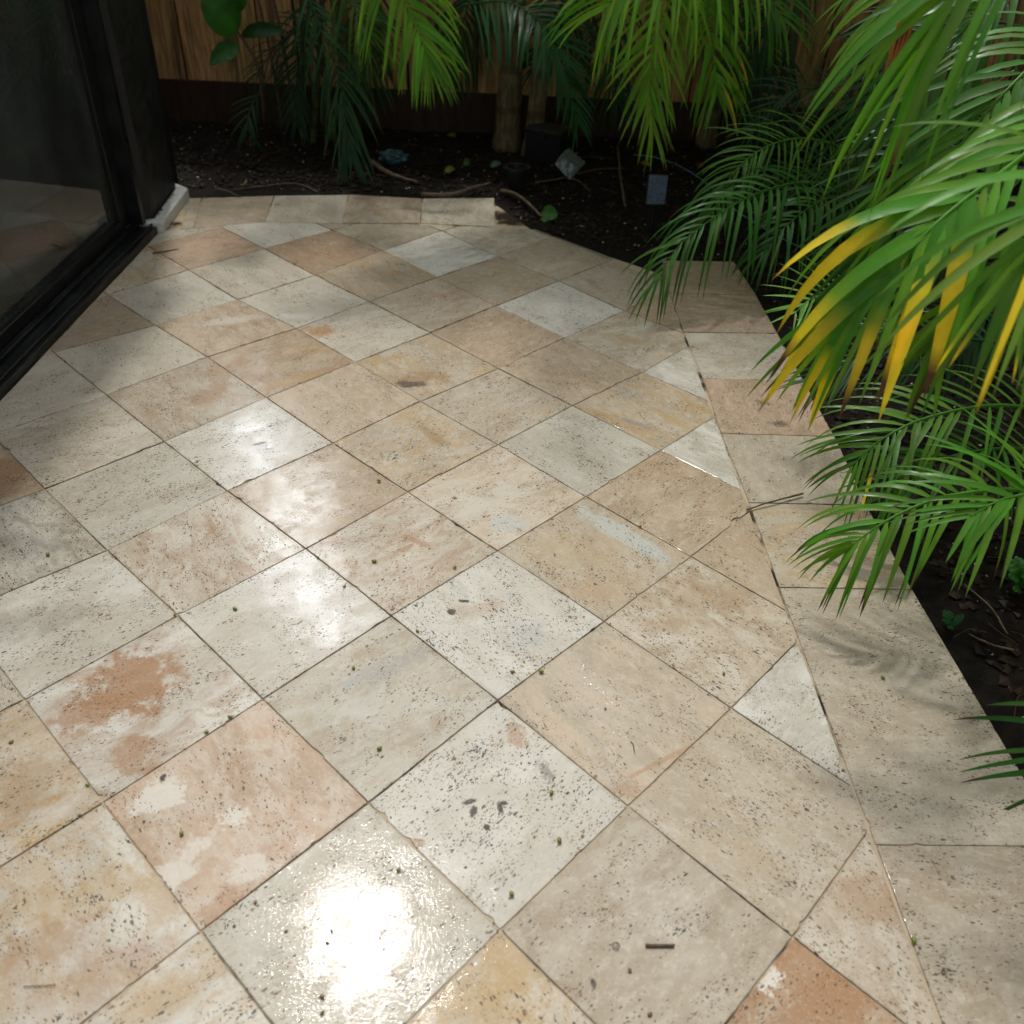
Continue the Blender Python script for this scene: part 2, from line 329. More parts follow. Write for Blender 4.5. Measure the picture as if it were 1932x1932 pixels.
M['lens'] = lens_mat()

# ------------------------------------------------------------------ ground
def ground():
    me = MB(); me.v = [(-60, -60, -.07), (60, -60, -.07), (60, 120, -.07), (-60, 120, -.07)]; me.c = [(1, 1, 1)] * 4; me.f = [(0, 1, 2, 3)]
    tag(me.build('ground', M['soil']), kind='structure')
ground()
def hsoil(x, y):
    h = -.022 + .022 * noise.noise(Vector((x * 3, y * 3, 0))) + .012 * noise.noise(Vector((x * 11, y * 11, 3)))
    h += .03 * max(0, min(1, (y - 5.2) / 1.2)) + .03 * max(0, min(1, (x - 1.3) / .8))
    if y < 5.3 and x < 1.35: h = min(h, -.012)
    if x < 1.5 and y < 4.6: h = min(h, -.012)
    return h
def soil():
    b = MB(); st = .03
    nx = int((5.8) / st); ny = int(8.2 / st)
    idx = {}
    for i in range(nx + 1):
        for j in range(ny + 1):
            x = -2.6 + i * st; y = -.6 + j * st
            if x < .66 and y < 4.15: continue
            n = noise.noise(Vector((x * 40, y * 40, 5))) * .006
            idx[i, j] = b.vert((x, y, hsoil(x, y) + n))
    for (i, j) in list(idx):
        q = [idx.get(k) for k in ((i, j), (i + 1, j), (i + 1, j + 1), (i, j + 1))]
        if None not in q: b.f.append(tuple(q))
    tag(b.build('planting_bed', M['soil'], smooth=True), kind='structure')
soil()
# ------------------------------------------------------------------ paving
O = Vector((-.8831519, 1.7162216)); EA = Vector((.27471098, .29894795)); EB = Vector((.29894795, -.27471098))
MEAS = {(-1,0):(46,1320),(0,0):(335,1161),(1,0):(577,1035),(2,0):(769,928),(3,0):(940,839),(4,0):(1080,765),(5,0):(1212,702),
(0,-1):(202,1038),(1,-1):(429,926),(2,-1):(628,836),(3,-1):(793,757),(4,-1):(940,695),(5,-1):(1066,637),(6,-1):(1178,586),
(0,-2):(84,923),(1,-2):(310,833),(2,-2):(502,750),(3,-2):(670,683),(4,-2):(812,628),(5,-2):(935,577),(6,-2):(1054,530),
(1,-3):(200,745),(2,-3):(391,673),(3,-3):(559,619),(4,-3):(696,569),(5,-3):(824.5,523),(6,-3):(939,484),
(1,-4):(101,665),(2,-4):(293,613),(3,-4):(448,565),(4,-4):(594,519),(5,-4):(722.6,472),(6,-4):(832.5,435),
(2,-5):(202,556),(3,-5):(356,509),(4,-5):(498.6,469),(-1,1):(194,1514.5),(0,1):(496,1319),(1,1):(738,1162),(2,1):(939,1039),(3,1):(1105.6,937),(4,1):(1247,849),
(-1,2):(378,1757),(0,2):(695,1514),(1,2):(939,1321),(2,2):(1140,1172),(3,2):(1304,1050),(0,3):(944,1755),(1,3):(1185,1521),(2,3):(1380,1336),(1,4):(1496,1768)}
def V2(a, b):
    if (a, b) in MEAS:
        p = gp(*MEAS[a, b]); return Vector((p.x, p.y))
    return O + EA * a + EB * b
def clip(poly, p, n):                              # keep the side where (x-p).n >= 0
    out = []
    for i in range(len(poly)):
        a, b = poly[i], poly[(i + 1) % len(poly)]
        da, db = (a - p).dot(n), (b - p).dot(n)
        if da >= 0: out.append(a)
        if (da >= 0) != (db >= 0): out.append(a + (b - a) * (da / (da - db)))
    return out
def G(px, py): q = gp(px, py); return Vector((q.x, q.y))
white = (.65, .635, .57); cream = (.58, .535, .44); grey = (.50, .485, .42); tan = (.44, .35, .24); peach = (.52, .415, .30)
brown = (.37, .26, .165); taupe = (.36, .305, .225); dun = (.455, .405, .315)
rust = (.34, .20, .11); ochre = (.44, .29, .13); sand = (.42, .31, .20); pink = (.52, .355, .25); dark = (.20, .16, .11)
# cell: base, stain, stain amount, pit density
LOOK = {(-1,-1):(white,dun,.25,.32),(-1,-2):(grey,dark,.2,.42),(-1,-3):(tan,rust,.5,.15),(-2,-1):(cream,dun,.2,.3),(-2,-2):(cream,dun,.2,.3),
(0,-3):(cream,taupe,.25,.38),(0,-4):(cream,dun,.25,.12),(1,-4):(cream,dun,.3,.05),(1,-5):(brown,taupe,.5,.05),(2,-5):(cream,grey,.2,.10),
(2,-4):(brown,peach,.55,.08),(2,-6):(cream,ochre,.5,.10),(3,-6):(brown,pink,.5,.08),(3,-5):(cream,dun,.2,.26),(3,-4):(cream,grey,.4,.18),
(4,-5):(brown,rust,.35,.10),(4,-6):(white,grey,.3,.12),(5,-5):(dun,taupe,.4,.10),(5,-6):(dun,taupe,.3,.1),(4,-4):(taupe,ochre,.25,.16),(5,-4):(grey,white,.6,.10),
(6,-4):(dun,cream,.4,.15),(6,-5):(dun,cream,.4,.15),(7,-4):(dun,tan,.4,.1),(7,-3):(dun,tan,.4,.1),(6,-3):(dun,tan,.4,.12),(5,-3):(taupe,sand,.25,.05),
(4,-3):(dun,brown,.38,.20),(3,-3):(cream,dun,.3,.28),(2,-3):(tan,rust,.40,.15),(1,-3):(dun,brown,.42,.28),(0,-2):(grey,dun,.25,.42),(1,-2):(white,dun,.1,.32),
(2,-2):(tan,peach,.4,.16),(3,-2):(dun,ochre,.36,.22),(4,-2):(brown,tan,.4,.18),(5,-2):(white,grey,.2,.35),(6,-2):(dun,tan,.35,.10),(7,-2):(dun,tan,.3,.1),
(5,-1):(tan,cream,.4,.08),(6,-1):(brown,tan,.3,.08),(4,-1):(tan,sand,.35,.40),(3,-1):(dun,tan,.45,.34),(2,-1):(dun,ochre,.22,.34),(1,-1):(tan,brown,.33,.18),
(0,-1):(cream,rust,.24,.30),(-1,0):(white,rust,.15,.20),(0,0):(white,dun,.22,.14),(1,0):(cream,rust,.16,.20),(2,0):(peach,cream,.5,.16),(3,0):(grey,dun,.3,.26),
(4,0):(dun,ochre,.38,.15),(5,0):(grey,white,.4,.03),(4,1):(grey,white,.4,.05),(3,1):(tan,brown,.35,.32),(2,1):(dun,tan,.50,.22),(1,1):(white,grey,.2,.46),
(0,1):(dun,grey,.4,.04),(-1,1):(pink,cream,.30,.0),(-2,0):(cream,ochre,.35,.34),(-2,1):(white,ochre,.22,.14),(-2,2):(white,ochre,.18,.12),(-3,1):(cream,ochre,.3,.1),
(-1,2):(grey,dun,.35,.12),(0,2):(white,grey,.2,.52),(1,2):(dun,peach,.45,.06),(2,2):(tan,cream,.44,.36),(3,2):(tan,sand,.35,.15),(2,3):(grey,white,.4,.14),
(1,3):(dun,tan,.35,.22),(0,3):(taupe,dun,.35,.03),(-1,3):(cream,ochre,.46,.14),(0,4):(tan,rust,.62,.14),(1,4):(cream,brown,.26,.30),(2,4):(cream,tan,.3,.2),(-1,4):(tan,rust,.4,.2),(0,5):(tan,rust,.4,.2),(1,5):(cream,brown,.3,.2)}
rng = random.Random(7)
tiles = []
BL = [G(1272, 582), G(1395, 921), G(1502, 1214), G(1773, 1932)]
bp, bd = BL[0], (BL[3] - BL[0]).normalized(); bn = Vector((bd.y, -bd.x))
if bn.x > 0: bn = -bn
def tr(px, py): return G(px, py)
for a in range(-7, 9):
    for b in range(-8, 8):
        poly = [V2(a, b), V2(a + 1, b), V2(a + 1, b + 1), V2(a, b + 1)]
        c = sum(poly, Vector((0, 0))) / 4
        if not (-2.3 < c.x < 1.3 and -.5 < c.y < 5.2): continue
        poly = clip(poly, bp, bn)
        if len(poly) > 2: poly = clip(poly, Vector((-1.858, 3)), Vector((1, 0)))
        for (p, q) in ((G(365, 430), G(500, 419)), (G(500, 419), G(935, 428)), (G(935, 428), G(1011, 433)), (G(1011, 433), G(1150, 487)), (G(1150, 487), G(1272, 540))):
            if len(poly) < 3: break
            d = (q - p).normalized(); n = Vector((d.y, -d.x))
            poly = clip(poly, p, n)
        if len(poly) < 3: continue
        ar = abs(sum(poly[i].x * poly[(i + 1) % len(poly)].y - poly[(i + 1) % len(poly)].x * poly[i].y for i in range(len(poly)))) / 2
        if ar < .0015: continue
        lk = LOOK.get((a, b)) or rng.choice([(cream, dun, .3, .2), (dun, tan, .3, .2), (grey, dun, .3, .3)])
        tiles.append((poly, lk, (a, b)))
bl = [(1250,492),(1262,553),(1290,627),(1326,714),(1360,818),(1413,948),(1470,1108),(1652,1594)]
br = [(1385,494),(1427,557),(1467,629),(1517,719),(1575,824),(1636,953),(1722,1112),(2010,1597)]
blk = [(brown,tan,.3,.06),(brown,taupe,.4,.08),(dun,grey,.3,.20),(brown,pink,.4,.26),(dun,taupe,.3,.06),(dun,ochre,.16,.12),(dun,taupe,.35,.24),(taupe,dun,.3,.24)]
BLp = [G(*q) for q in bl] + [Vector((.845, .40)), Vector((.87, -.3))]
BRp = [G(*q) for q in br] + [Vector((1.26, .42)), Vector((1.29, -.3))]
blk += [(taupe, dun, .3, .2)]
for i in range(len(BLp) - 1):
    tiles.append(([BLp[i], BRp[i], BRp[i + 1], BLp[i + 1]], blk[i], ('b', i)))
bt = [G(q, r) for q, r in ((381,373),(518,369),(658,367),(797,374),(933,373))]
bb = [G(q, r) for q, r in ((365,430),(500,419),(645,421),(793,421),(935,428))]
bt = [bt[0] + (bt[0] - bt[1]) * .18] + bt; bb = [bb[0] + (bb[0] - bb[1]) * .18] + bb
for i, lk in enumerate(((dun, tan, .3, .1), (taupe, tan, .4, .08), (cream, dun, .3, .1), (brown, dun, .5, .08), (dun, cream, .5, .14))):
    tiles.append(([bb[i], bt[i], bt[i + 1], bb[i + 1]], lk, ('t', i)))
def paving():
    v = []; f = []; A = {'uvw': [], 'base': [], 'stain': [], 'prm': [], 'edge': []}
    def add(p, uv, lk, e):
        v.append(p); A['uvw'] += uv; A['base'] += [x * .76 + y * .24 for x, y in zip(lk[0], (.47, .395, .29))] + [1]; A['stain'] += [*lk[1], 1]; A['prm'] += [lk[2], .23 + (lk[3] - .2) * .62, 0]; A['edge'].append(e); return len(v) - 1
    def inside(q, poly):
        c = False
        for i in range(len(poly)):
            a, b = poly[i], poly[i - 1]
            if (a.y > q[1]) != (b.y > q[1]) and q[0] < (b.x - a.x) * (q[1] - a.y) / (b.y - a.y) + a.x: c = not c
        return c
    mats = [M['stone']]; mi = []
    for poly, lk, key in tiles:
        mine = [q for q in BLOBS if inside(q, poly)]; cur = 0
        if mine: mats.append(travertine(mine[:9])); cur = len(mats) - 1
        ar = sum(poly[i].x * poly[(i + 1) % len(poly)].y - poly[(i + 1) % len(poly)].x * poly[i].y for i in range(len(poly)))
        if ar < 0: poly = poly[::-1]
        n = len(poly); gap = rng.uniform(.0006, .0014)
        ins = []
        for i in range(n):                          # inset for the joint
            p0, p1, p2 = poly[i - 1], poly[i], poly[(i + 1) % n]
            d1 = (p1 - p0); d2 = (p2 - p1)
            if d1.length < 1e-5 or d2.length < 1e-5: continue
            d1.normalize(); d2.normalize(); n1 = Vector((-d1.y, d1.x)); n2 = Vector((-d2.y, d2.x)); s = n1 + n2
            ins.append(p1 + s * (gap / max(.35, (1 + n1.dot(n2)))))
        n = len(ins)
        if n < 3: continue
        cen = sum(ins, Vector((0, 0))) / n
        out = []
        for i in range(n):
            p, q = ins[i], ins[(i + 1) % n]; L = (q - p).length; k = max(1, int(L / .009)); d = (q - p).normalized() if L > 0 else Vector((1, 0)); nn = Vector((-d.y, d.x))
            for j in range(k):
                w = p + (q - p) * (j / k); jit = 0; cp = 0
                e = min(j, k - j) / k
                s = noise.noise(Vector((w.x * 55 + 9 * cen.x, w.y * 55, cen.y * 7))); jit = .0006 * (s + 1)
                s2 = noise.noise(Vector((w.x * 26 + 31 * cen.x, w.y * 26, cen.y * 19 + 4)))
                if s2 > .44: cp = (s2 - .44) * .030
                if j == 0: jit += .0012
                out.append((w + nn * (jit + cp), nn, p, d, L, i, (w - p).dot(d)))
        cot = []
        for i in range(n):
            d1 = (ins[i - 1] - ins[i]).normalized(); d2 = (ins[(i + 1) % n] - ins[i]).normalized()
            cs = max(-.999, min(.999, d1.dot(d2))); cot.append(1 / math.tan(math.acos(cs) / 2))
        z0 = rng.uniform(-.0010, .0016); tx = rng.uniform(-.004, .004); ty = rng.uniform(-.004, .004)
        ang = rng.choice((0, 90)) + 47.5 + rng.uniform(-9, 9) if isinstance(key[0], int) else rng.choice((0, 90)) + rng.uniform(-6, 6)
        ca, sa = math.cos(R(ang)), math.sin(R(ang)); ox, oy = rng.uniform(0, 60), rng.uniform(0, 60)
        def uv(p): x, y = p.x - cen.x, p.y - cen.y; return [x * ca - y * sa + ox, x * sa + y * ca + oy, 0]
        def z(p): return z0 + tx * (p.x - cen.x) + ty * (p.y - cen.y)
        bev = .0016
        rr = []
        for e, (dn, dz) in ((1, (0, -.03)), (1, (0, -bev)), (.8, (bev * .4, -bev * .3)), (.35, (bev * 1.3, 0)), (0, (.012, 0))):
            ring = []
            lim = min((cen - ins[q_]).length for q_ in range(n)) * .3
            for w, nn, pc, dd, L_, ei, sl_ in out:
                dn_ = min(dn, lim)
                if dn_ > 0:
                    s0, s1_ = dn_ * cot[ei], L_ - dn_ * cot[(ei + 1) % n]
                    if s0 > s1_: s0 = s1_ = L_ / 2
                    ns = max(s0, min(s1_, sl_)); q = pc + dd * ns + nn * (dn_ + ((w - pc).dot(nn) if dn_ < .006 else 0))
                else: q = w
                ring.append(add((q.x, q.y, z(q) + dz), uv(q), lk, e))
            rr.append(ring)
        N = len(out)
        for a, b in zip(rr[:-1], rr[1:]):
            for i in range(N): f.append((a[i], a[(i + 1) % N], b[(i + 1) % N], b[i]))
        ci = add((cen.x, cen.y, z(cen)), uv(cen), lk, 0)
        for i in range(N): f.append((rr[-1][i], rr[-1][(i + 1) % N], ci))
        mi += [cur] * (len(f) - len(mi))
    me = bpy.data.meshes.new('patio'); me.from_pydata(v, [], f)
    for k, ty, w in (('uvw', 'FLOAT_VECTOR', 'vector'), ('prm', 'FLOAT_VECTOR', 'vector'), ('edge', 'FLOAT', 'value')):
        a = me.attributes.new(k, ty, 'POINT'); a.data.foreach_set(w, A[k])
    for k in ('base', 'stain'):
        a = me.attributes.new(k, 'FLOAT_COLOR', 'POINT'); a.data.foreach_set('color', A[k])
    for m_ in mats: me.materials.append(m_)
    me.polygons.foreach_set('material_index', mi); me.update()
    o = bpy.data.objects.new('patio', me); COL.objects.link(o); tag(o, kind='structure')
paving()
jb = MB(); jb.v = [(-1.98, -.5, -.0036), (1.20, -.5, -.0036), (1.16, 1.5, -.0036), (1.08, 3.9, -.0036), (1.0, 4.33, -.0036), (.68, 4.2, -.0036), (.05, 4.70, -.0036), (-.2, 5.15, -.0036), (-1.98, 4.9, -.0036)]
jb.c = [(1, 1, 1)] * 9; jb.f = [tuple(range(9))]
tag(jb.build('joint_sand', M['joint']), kind='structure')

# ------------------------------------------------------------------ house: door, pier, walls, eave
DX = -1.862
door = tag(empty('sliding_glass_door', (DX, 3.0, 0)), 'black framed sliding glass door with dark glass along the left side', 'glass door')
t = MB(); t.box((DX - .115, -.5, -.03), (DX, 4.44, .032)); t.box((DX - .030, -.5, .032), (DX - .018, 4.44, .046)); t.box((DX - .115, -.5, .032), (DX - .085, 4.44, .050))
t.build('track', M['black'], door, bevel=.002)
t = MB(); t.box((DX - .16, -.5, 0.0505), (DX - .118, 4.40, .10)); t.build('bottom_rail', M['black'], door, bevel=.003)
t = MB(); t.box((DX - .145, 1.35, .1005), (DX - .139, 4.30, 2.2)); t.build('glass_pane', M['glass'], door)
t = MB(); t.box((DX - .145, -.5, .1005), (DX - .139, 1.28, 2.2)); t.build('glass_pane', M['glass'], door)
t = MB(); t.box((DX - .165, 4.3005, .1005), (DX - .115, 4.40, 2.2)); t.build('stile', M['black'], door, bevel=.003)
t = MB(); t.box((DX - .165, 1.2805, .1005), (DX - .115, 1.3495, 2.2)); t.build('stile', M['black'], door, bevel=.003)
t = MB(); t.box((DX - .18, -.5, 2.2005), (DX - .02, 4.44, 2.28)); t.build('head_rail', M['black'], door)
t = MB(); t.box((DX - .13, 4.4005, .0505), (DX - .05, 4.44, 2.2)); t.build('jamb', M['black'], door)
house = tag(empty('house', (-2.4, 4.9, 0)), 'black painted house wall end beside the glass door, on a chipped white base', 'house')
def prism(poly, z0, z1):
    b = MB(); n = len(poly)
    for z in (z0, z1):
        for p in poly: b.vert((p[0], p[1], z))
    b.f.append(tuple(range(n - 1, -1, -1))); b.f.append(tuple(range(n, 2 * n)))
    for i in range(n): b.f.append((i, (i + 1) % n, n + (i + 1) % n, n + i))
    return b
prism([(-2.35, 4.4405), (-1.965, 4.4405), (-1.90, 4.50), (-1.945, 5.0), (-2.35, 5.0)], .0505, 2.6).build('wall', M['blackwall'], house, bevel=.004)
b = prism([(-2.35, 4.44), (-1.905, 4.435), (-1.835, 4.445), (-1.872, 4.99), (-1.955, 5.06), (-2.35, 5.06)], -.03, .05)
b.build('plinth', M['white'], house, bevel=.008)
# ragged paint drips where black coat meets the white plinth
b = MB()
for i in range(46):
    u = i / 45; y = 4.50 + u * .47; x = -1.895 - u * .043
    w = .004 + .012 * abs(noise.noise(Vector((y * 33, 0, 1)))) + (.012 if rng.random() < .15 else 0)
    k = len(b.v)
    for p in ((x - .01, y - .006, .0515), (x + w, y - .005, .0515), (x + w * .8, y + .005, .0515), (x - .01, y + .006, .0515)): b.vert(p)
    b.f.append((k, k + 1, k + 2, k + 3))
b.build('paint_edge', M['blackwall'], house)
t = MB(); t.box((-2.30, -3, 2.2805), (-1.90, 4.44, 2.60)); t.build('wall', M['stucco'], house)
t = MB(); t.box((-7, 5.0005, -.05), (-2.0, 5.2, 2.60)); t.build('wall', M['blackwall'], house)
t = MB(); t.box((-7, -3.2, -.05), (-1.9, -3.0005, 2.60)); t.build('wall', M['stucco'], house)
t = MB(); t.box((-7.2, -3, 0), (-7.0005, 5.0, .9)); t.build('wall', M['indoor'], house)  # unseen back wall kept low; opening added to let daylight into the room
t = MB(); t.box((-7.3, -3.5, 2.6005), (-1.86, 5.1, 2.66)); t.build('roof', M['roof'], house)
t = MB(); t.box((-6.99, -2.99, -.02), (-1.985, 4.99, .015)); tag(t.build('interior_floor', simple('dark_floor', (.10, .07, .055), .3, .2, 5)), kind='structure')
# curtain behind the glass
b = MB(); n = 90
for i in range(n + 1):
    y = 3.0 + 1.9 * i / n; x = -3.7 + .05 * math.sin(i * .85) + .02 * math.sin(i * .31 + 1)
    b.vert((x, y, .03)); b.vert((x, y, 2.3))
for i in range(n): b.f.append((2 * i, 2 * i + 2, 2 * i + 3, 2 * i + 1))
tag(b.build('curtain', M['curtain'], smooth=True, origin=(-3.7, 4.0, 0)), 'dark grey green curtain hanging behind the door glass', 'curtain')
# white chair inside
ch = tag(empty('chair', (-2.45, 3.55, .015)), 'white metal chair partly seen behind the door glass', 'chair')
def T(name, pts, r, mat, par, n=8): return MB().tube(pts, r, n).build(name, mat, par, smooth=True)
for (x, y) in ((-2.23, 3.62), (-2.23, 3.18), (-2.32+.0, 3.62)):
    pass
lp = gp(30, 415, .02); cx0, cy0 = lp.x - .20, lp.y - .20
for sx, sy in ((1, 1), (1, -1), (-1, 1), (-1, -1)):
    T('leg', [(cx0 + sx * .20, cy0 + sy * .20, .02), (cx0 + sx * .195, cy0 + sy * .195, .44)], .019, M['whitemetal'], ch)
T('stretcher', [(cx0 + .195, cy0 - .19, .12), (cx0 + .195, cy0 + .19, .12)], .008, M['whitemetal'], ch)
t = MB(); t.box((cx0 - .2, cy0 - .2, .441), (cx0 + .2, cy0 + .2, .465)); t.build('seat', M['whitemetal'], ch, bevel=.01)
T('armrest', [(cx0 + .18, cy0 - .18, .466), (cx0 + .21, cy0 - .1, .62), (cx0 + .2, cy0 + .05, .66), (cx0 + .19, cy0 + .17, .60), (cx0 + .18, cy0 + .18, .466)], .010, M['whitemetal'], ch)
T('backrest', [(cx0 - .18, cy0 - .18, .466), (cx0 - .24, cy0 - .17, .85), (cx0 - .25, cy0, .92), (cx0 - .24, cy0 + .17, .85), (cx0 - .18, cy0 + .18, .466)], .010, M['whitemetal'], ch)

# ------------------------------------------------------------------ fence
FY = 6.52
fence = tag(empty('wooden_fence', (-.5, FY, 0)), 'tall fence of warm brown vertical boards behind the planting bed', 'fence')
x = -4.0; b = MB(); i = 0
while x < 5.5:
    w = rng.uniform(.17, .30) ; g = rng.choice((.006, .012, .02)); c0 = rng.uniform(.8, 1.2)
    col = (.68 * c0, .41 * c0 * rng.uniform(.9, 1.1), .16 * c0); n0 = len(b.v)
    b.box((x, FY + rng.uniform(0.021, .026), -.04), (x + w - g, FY + .04, 2.0 + rng.uniform(-.01, .01)))
    for k in range(n0, len(b.v)): b.c[k] = col
    b.hascol = True; x += w
b.build('boards', M['wood'], fence)
x = -4.05; b = MB()  # backing added to block the sky, near black to paint the gaps dark
while x < 5.4:
    b.box((x, FY + .0405, 0), (x + .145, FY + .055, 1.98)); x += .15
b.hascol = True; b.c = [(.012, .008, .005)] * len(b.v); b.build('dark_gap_backing', M['wood'], fence)
b = MB(); b.box((-4, FY - .01, -.05), (5.5, FY + .02, .262)); b.hascol = True; b.c = [(.06, .03, .016)] * 8; b.build('kickboard', M['wood'], fence)
for z in (.5, 1.75):
    b = MB(); b.box((-4, FY + .0555, z), (5.5, FY + .09, z + .09)); b.hascol = True; b.c = [(.2, .12, .06)] * 8; b.build('rail', M['wood'], fence)
for xx in (-3.2, -.8, 1.6, 4.0):
    b = MB(); b.box((xx, FY + .0905, -.05), (xx + .1, FY + .19, 2.05)); b.hascol = True; b.c = [(.2, .12, .06)] * 8; b.build('post', M['wood'], fence)
fence2 = tag(empty('wooden_fence', (3.6, 2.5, 0)), 'side fence of brown boards hidden behind the palms at the right', 'fence')
y = -1.5; b = MB()
while y < 6.45:
    w = rng.uniform(.17, .30); c0 = rng.uniform(.7, 1.1); n0 = len(b.v)
    b.box((3.6, y, .0), (3.622, y + w - .006, 2.0))
    for k in range(n0, len(b.v)): b.c[k] = (.33 * c0, .18 * c0, .08 * c0)
    b.hascol = True; y += w
b.build('boards', M['wood'], fence2)

# ------------------------------------------------------------------ palms
def catmull(P, n):
    P = [Vector(p) for p in P]; P = [P[0] * 2 - P[1]] + P + [P[-1] * 2 - P[-2]]; out = []
    segs = len(P) - 3
    for k in range(n + 1):
        u = k / n * segs; i = min(int(u), segs - 1); t = u - i; a, b_, c, d = P[i:i + 4]
        out.append(.5 * ((2 * b_) + (c - a) * t + (2 * a - 5 * b_ + 4 * c - d) * t * t + (3 * b_ - a - 3 * c + d) * t ** 3))
    return out
G_DARK = (.020, .085, .022); G_MID = (.075, .22, .018); G_BRI = (.15, .36, .02); G_YEL = (.17, .36, .022)
YEL = (.85, .66, .03); BRN = (.10, .045, .025)
def leaflet(mb, P, d, N, L, W, droop, colfn, seg=8, fold=.16, r=None):
    ds = L / seg; ring = []; p = Vector(P); d = d.normalized()
    curl = r.uniform(-.25, .25)
    for k in range(seg + 1):
        t = k / seg
        w = W * (min(1, .25 + t / .16)) * max(.0, (1 - t ** 2.6)) ** .8 * (1 - .25 * t)
        wd = d.cross(N)
        if wd.length < 1e-3: wd = Vector((1, 0, 0))
        wd.normalize(); nn = wd.cross(d).normalized()
        wd2 = (wd + nn * curl * t).normalized()
        c = colfn(t)
        if k == seg: ring.append([mb.vert(p, c)])
        else: ring.append([mb.vert(p + wd2 * w * .5 + nn * fold * w * .5, c), mb.vert(p, tuple(x * 1.12 for x in c)), mb.vert(p - wd2 * w * .5 + nn * fold * w * .5, c)])
        p = p + d * ds
        d = (d + Vector((0, 0, -1)) * droop * (ds) * (1 + 1.6 * t)).normalized()
        N = nn
    for k in range(seg - 1):
        a, b_ = ring[k], ring[k + 1]
        mb.f.append((a[0], a[1], b_[1], b_[0])); mb.f.append((a[1], a[2], b_[2], b_[1]))
    a, b_ = ring[-2], ring[-1]; mb.f.append((a[0], a[1], b_[0])); mb.f.append((a[1], a[2], b_[0]))
def frond(parent, pts, n=30, L=.36, W=.022, ang=(62, 22), droop=1.6, hint=(0, -.5, .85), lift=.18, col=G_MID, seed=0, yel=0., brn=.0, yel_fn=None, start=.12, rad=.007, sides=(1, -1), Lfn=None, seg=8, stalkcol=None, label=None):
    r = random.Random(seed * 7919 + 13); C = catmull(pts, 40); mb = MB(); h = Vector(hint).normalized()
    k = len(C) - 1
    for i in range(n):
        u = start + (1 - start) * (i + .5) / n
        for s in sides:
            uu = min(.999, max(0, u + r.uniform(-.3, .3) / n)); q = uu * k; j = int(q); P = C[j].lerp(C[j + 1], q - j)
            T_ = (C[min(j + 1, k)] - C[max(j - 1, 0)]).normalized(); N = (h - T_ * h.dot(T_)).normalized(); S = T_.cross(N)
            v = (uu - start) / (1 - start)
            a = R(ang[0] + (ang[1] - ang[0]) * v + r.uniform(-10, 10))
            d = T_ * math.cos(a) + S * s * math.sin(a) + N * (lift + r.uniform(-.06, .06))
            prof = Lfn(v) if Lfn else (.62 + .9 * v - 1.15 * v * v) / .80
            l = L * prof * r.uniform(.9, 1.08); w = W * (.75 + .35 * math.sin(math.pi * min(1, v + .15))) * r.uniform(.62, 1.05)
            jt = r.uniform(.70, 1.28); hy = r.uniform(-.25, .35)
            base = (col[0] * jt * (1 + hy), col[1] * jt, col[2] * jt)
            yy = yel_fn(uu, s, r) if yel_fn else (r.uniform(.25, .8) if r.random() < yel else 0)
            if yel_fn and yy > .4: w *= 1.75; droop_k = 1.3
            bb_ = r.uniform(.05, .28) if r.random() < max(brn, .12) else 0.03
            def cf(t, base=base, yy=yy, bb_=bb_):
                c = Vector(base) * (1.12 - .12 * t)
                if yy > 0:
                    e = max(0, min(1, (t - (1 - yy)) / .16)); c = c.lerp(Vector(YEL) * jt, e)
                e = max(0, min(1, (t - (1 - bb_)) / .05)); c = c.lerp(Vector(BRN), e)
                return tuple(c)
            leaflet(mb, P, d, N, l, w, droop * r.uniform(.55, 1.6), cf, seg, r=r)
    o = mb.build('frond', M['leaf'], parent, smooth=True)
    if label: o['label'] = label
    sc = stalkcol or tuple(x * 1.3 for x in col); st = MB(); st.tube(C, [rad * (1 - .75 * i / k) for i in range(k + 1)], 6, sc)
    st.hascol = True; st2 = st.build('stalk', M['leaf'], None, smooth=True); st2.parent = o
    off = parent_world(parent); st2.data.transform(Matrix.Translation(-off))
    return o
def palm(base, label, group='palms in the planting bed'):
    return tag(empty('palm', (base[0], base[1], hsoil(base[0], base[1]))), label, 'palm', group)
def trunk(parent, x, y, r0, r1, h, lean=(0, 0), mat='trunk', flare=1.5, n=14):
    z0 = hsoil(x, y) - .05; P = []; rr = []
    K = 26
    for i in range(K + 1):
        u = i / K; P.append((x + lean[0] * u + .01 * math.sin(u * 5 + x * 9), y + lean[1] * u, z0 + h * u))
        rr.append((r0 + (r1 - r0) * u + r0 * (flare - 1) * math.exp(-u * h / .10)) * (1 + .05 * math.sin(i * 2.1 + x)))
    mb = MB().tube(P, rr, n)
    for i, p in enumerate(mb.v):
        q = Vector(p); s = noise.noise(q * 22) * .006; mb.v[i] = (p[0] + s, p[1] + s, p[2])
    mb.build('trunk', M[mat], parent, smooth=True)
    return Vector(P[-1])
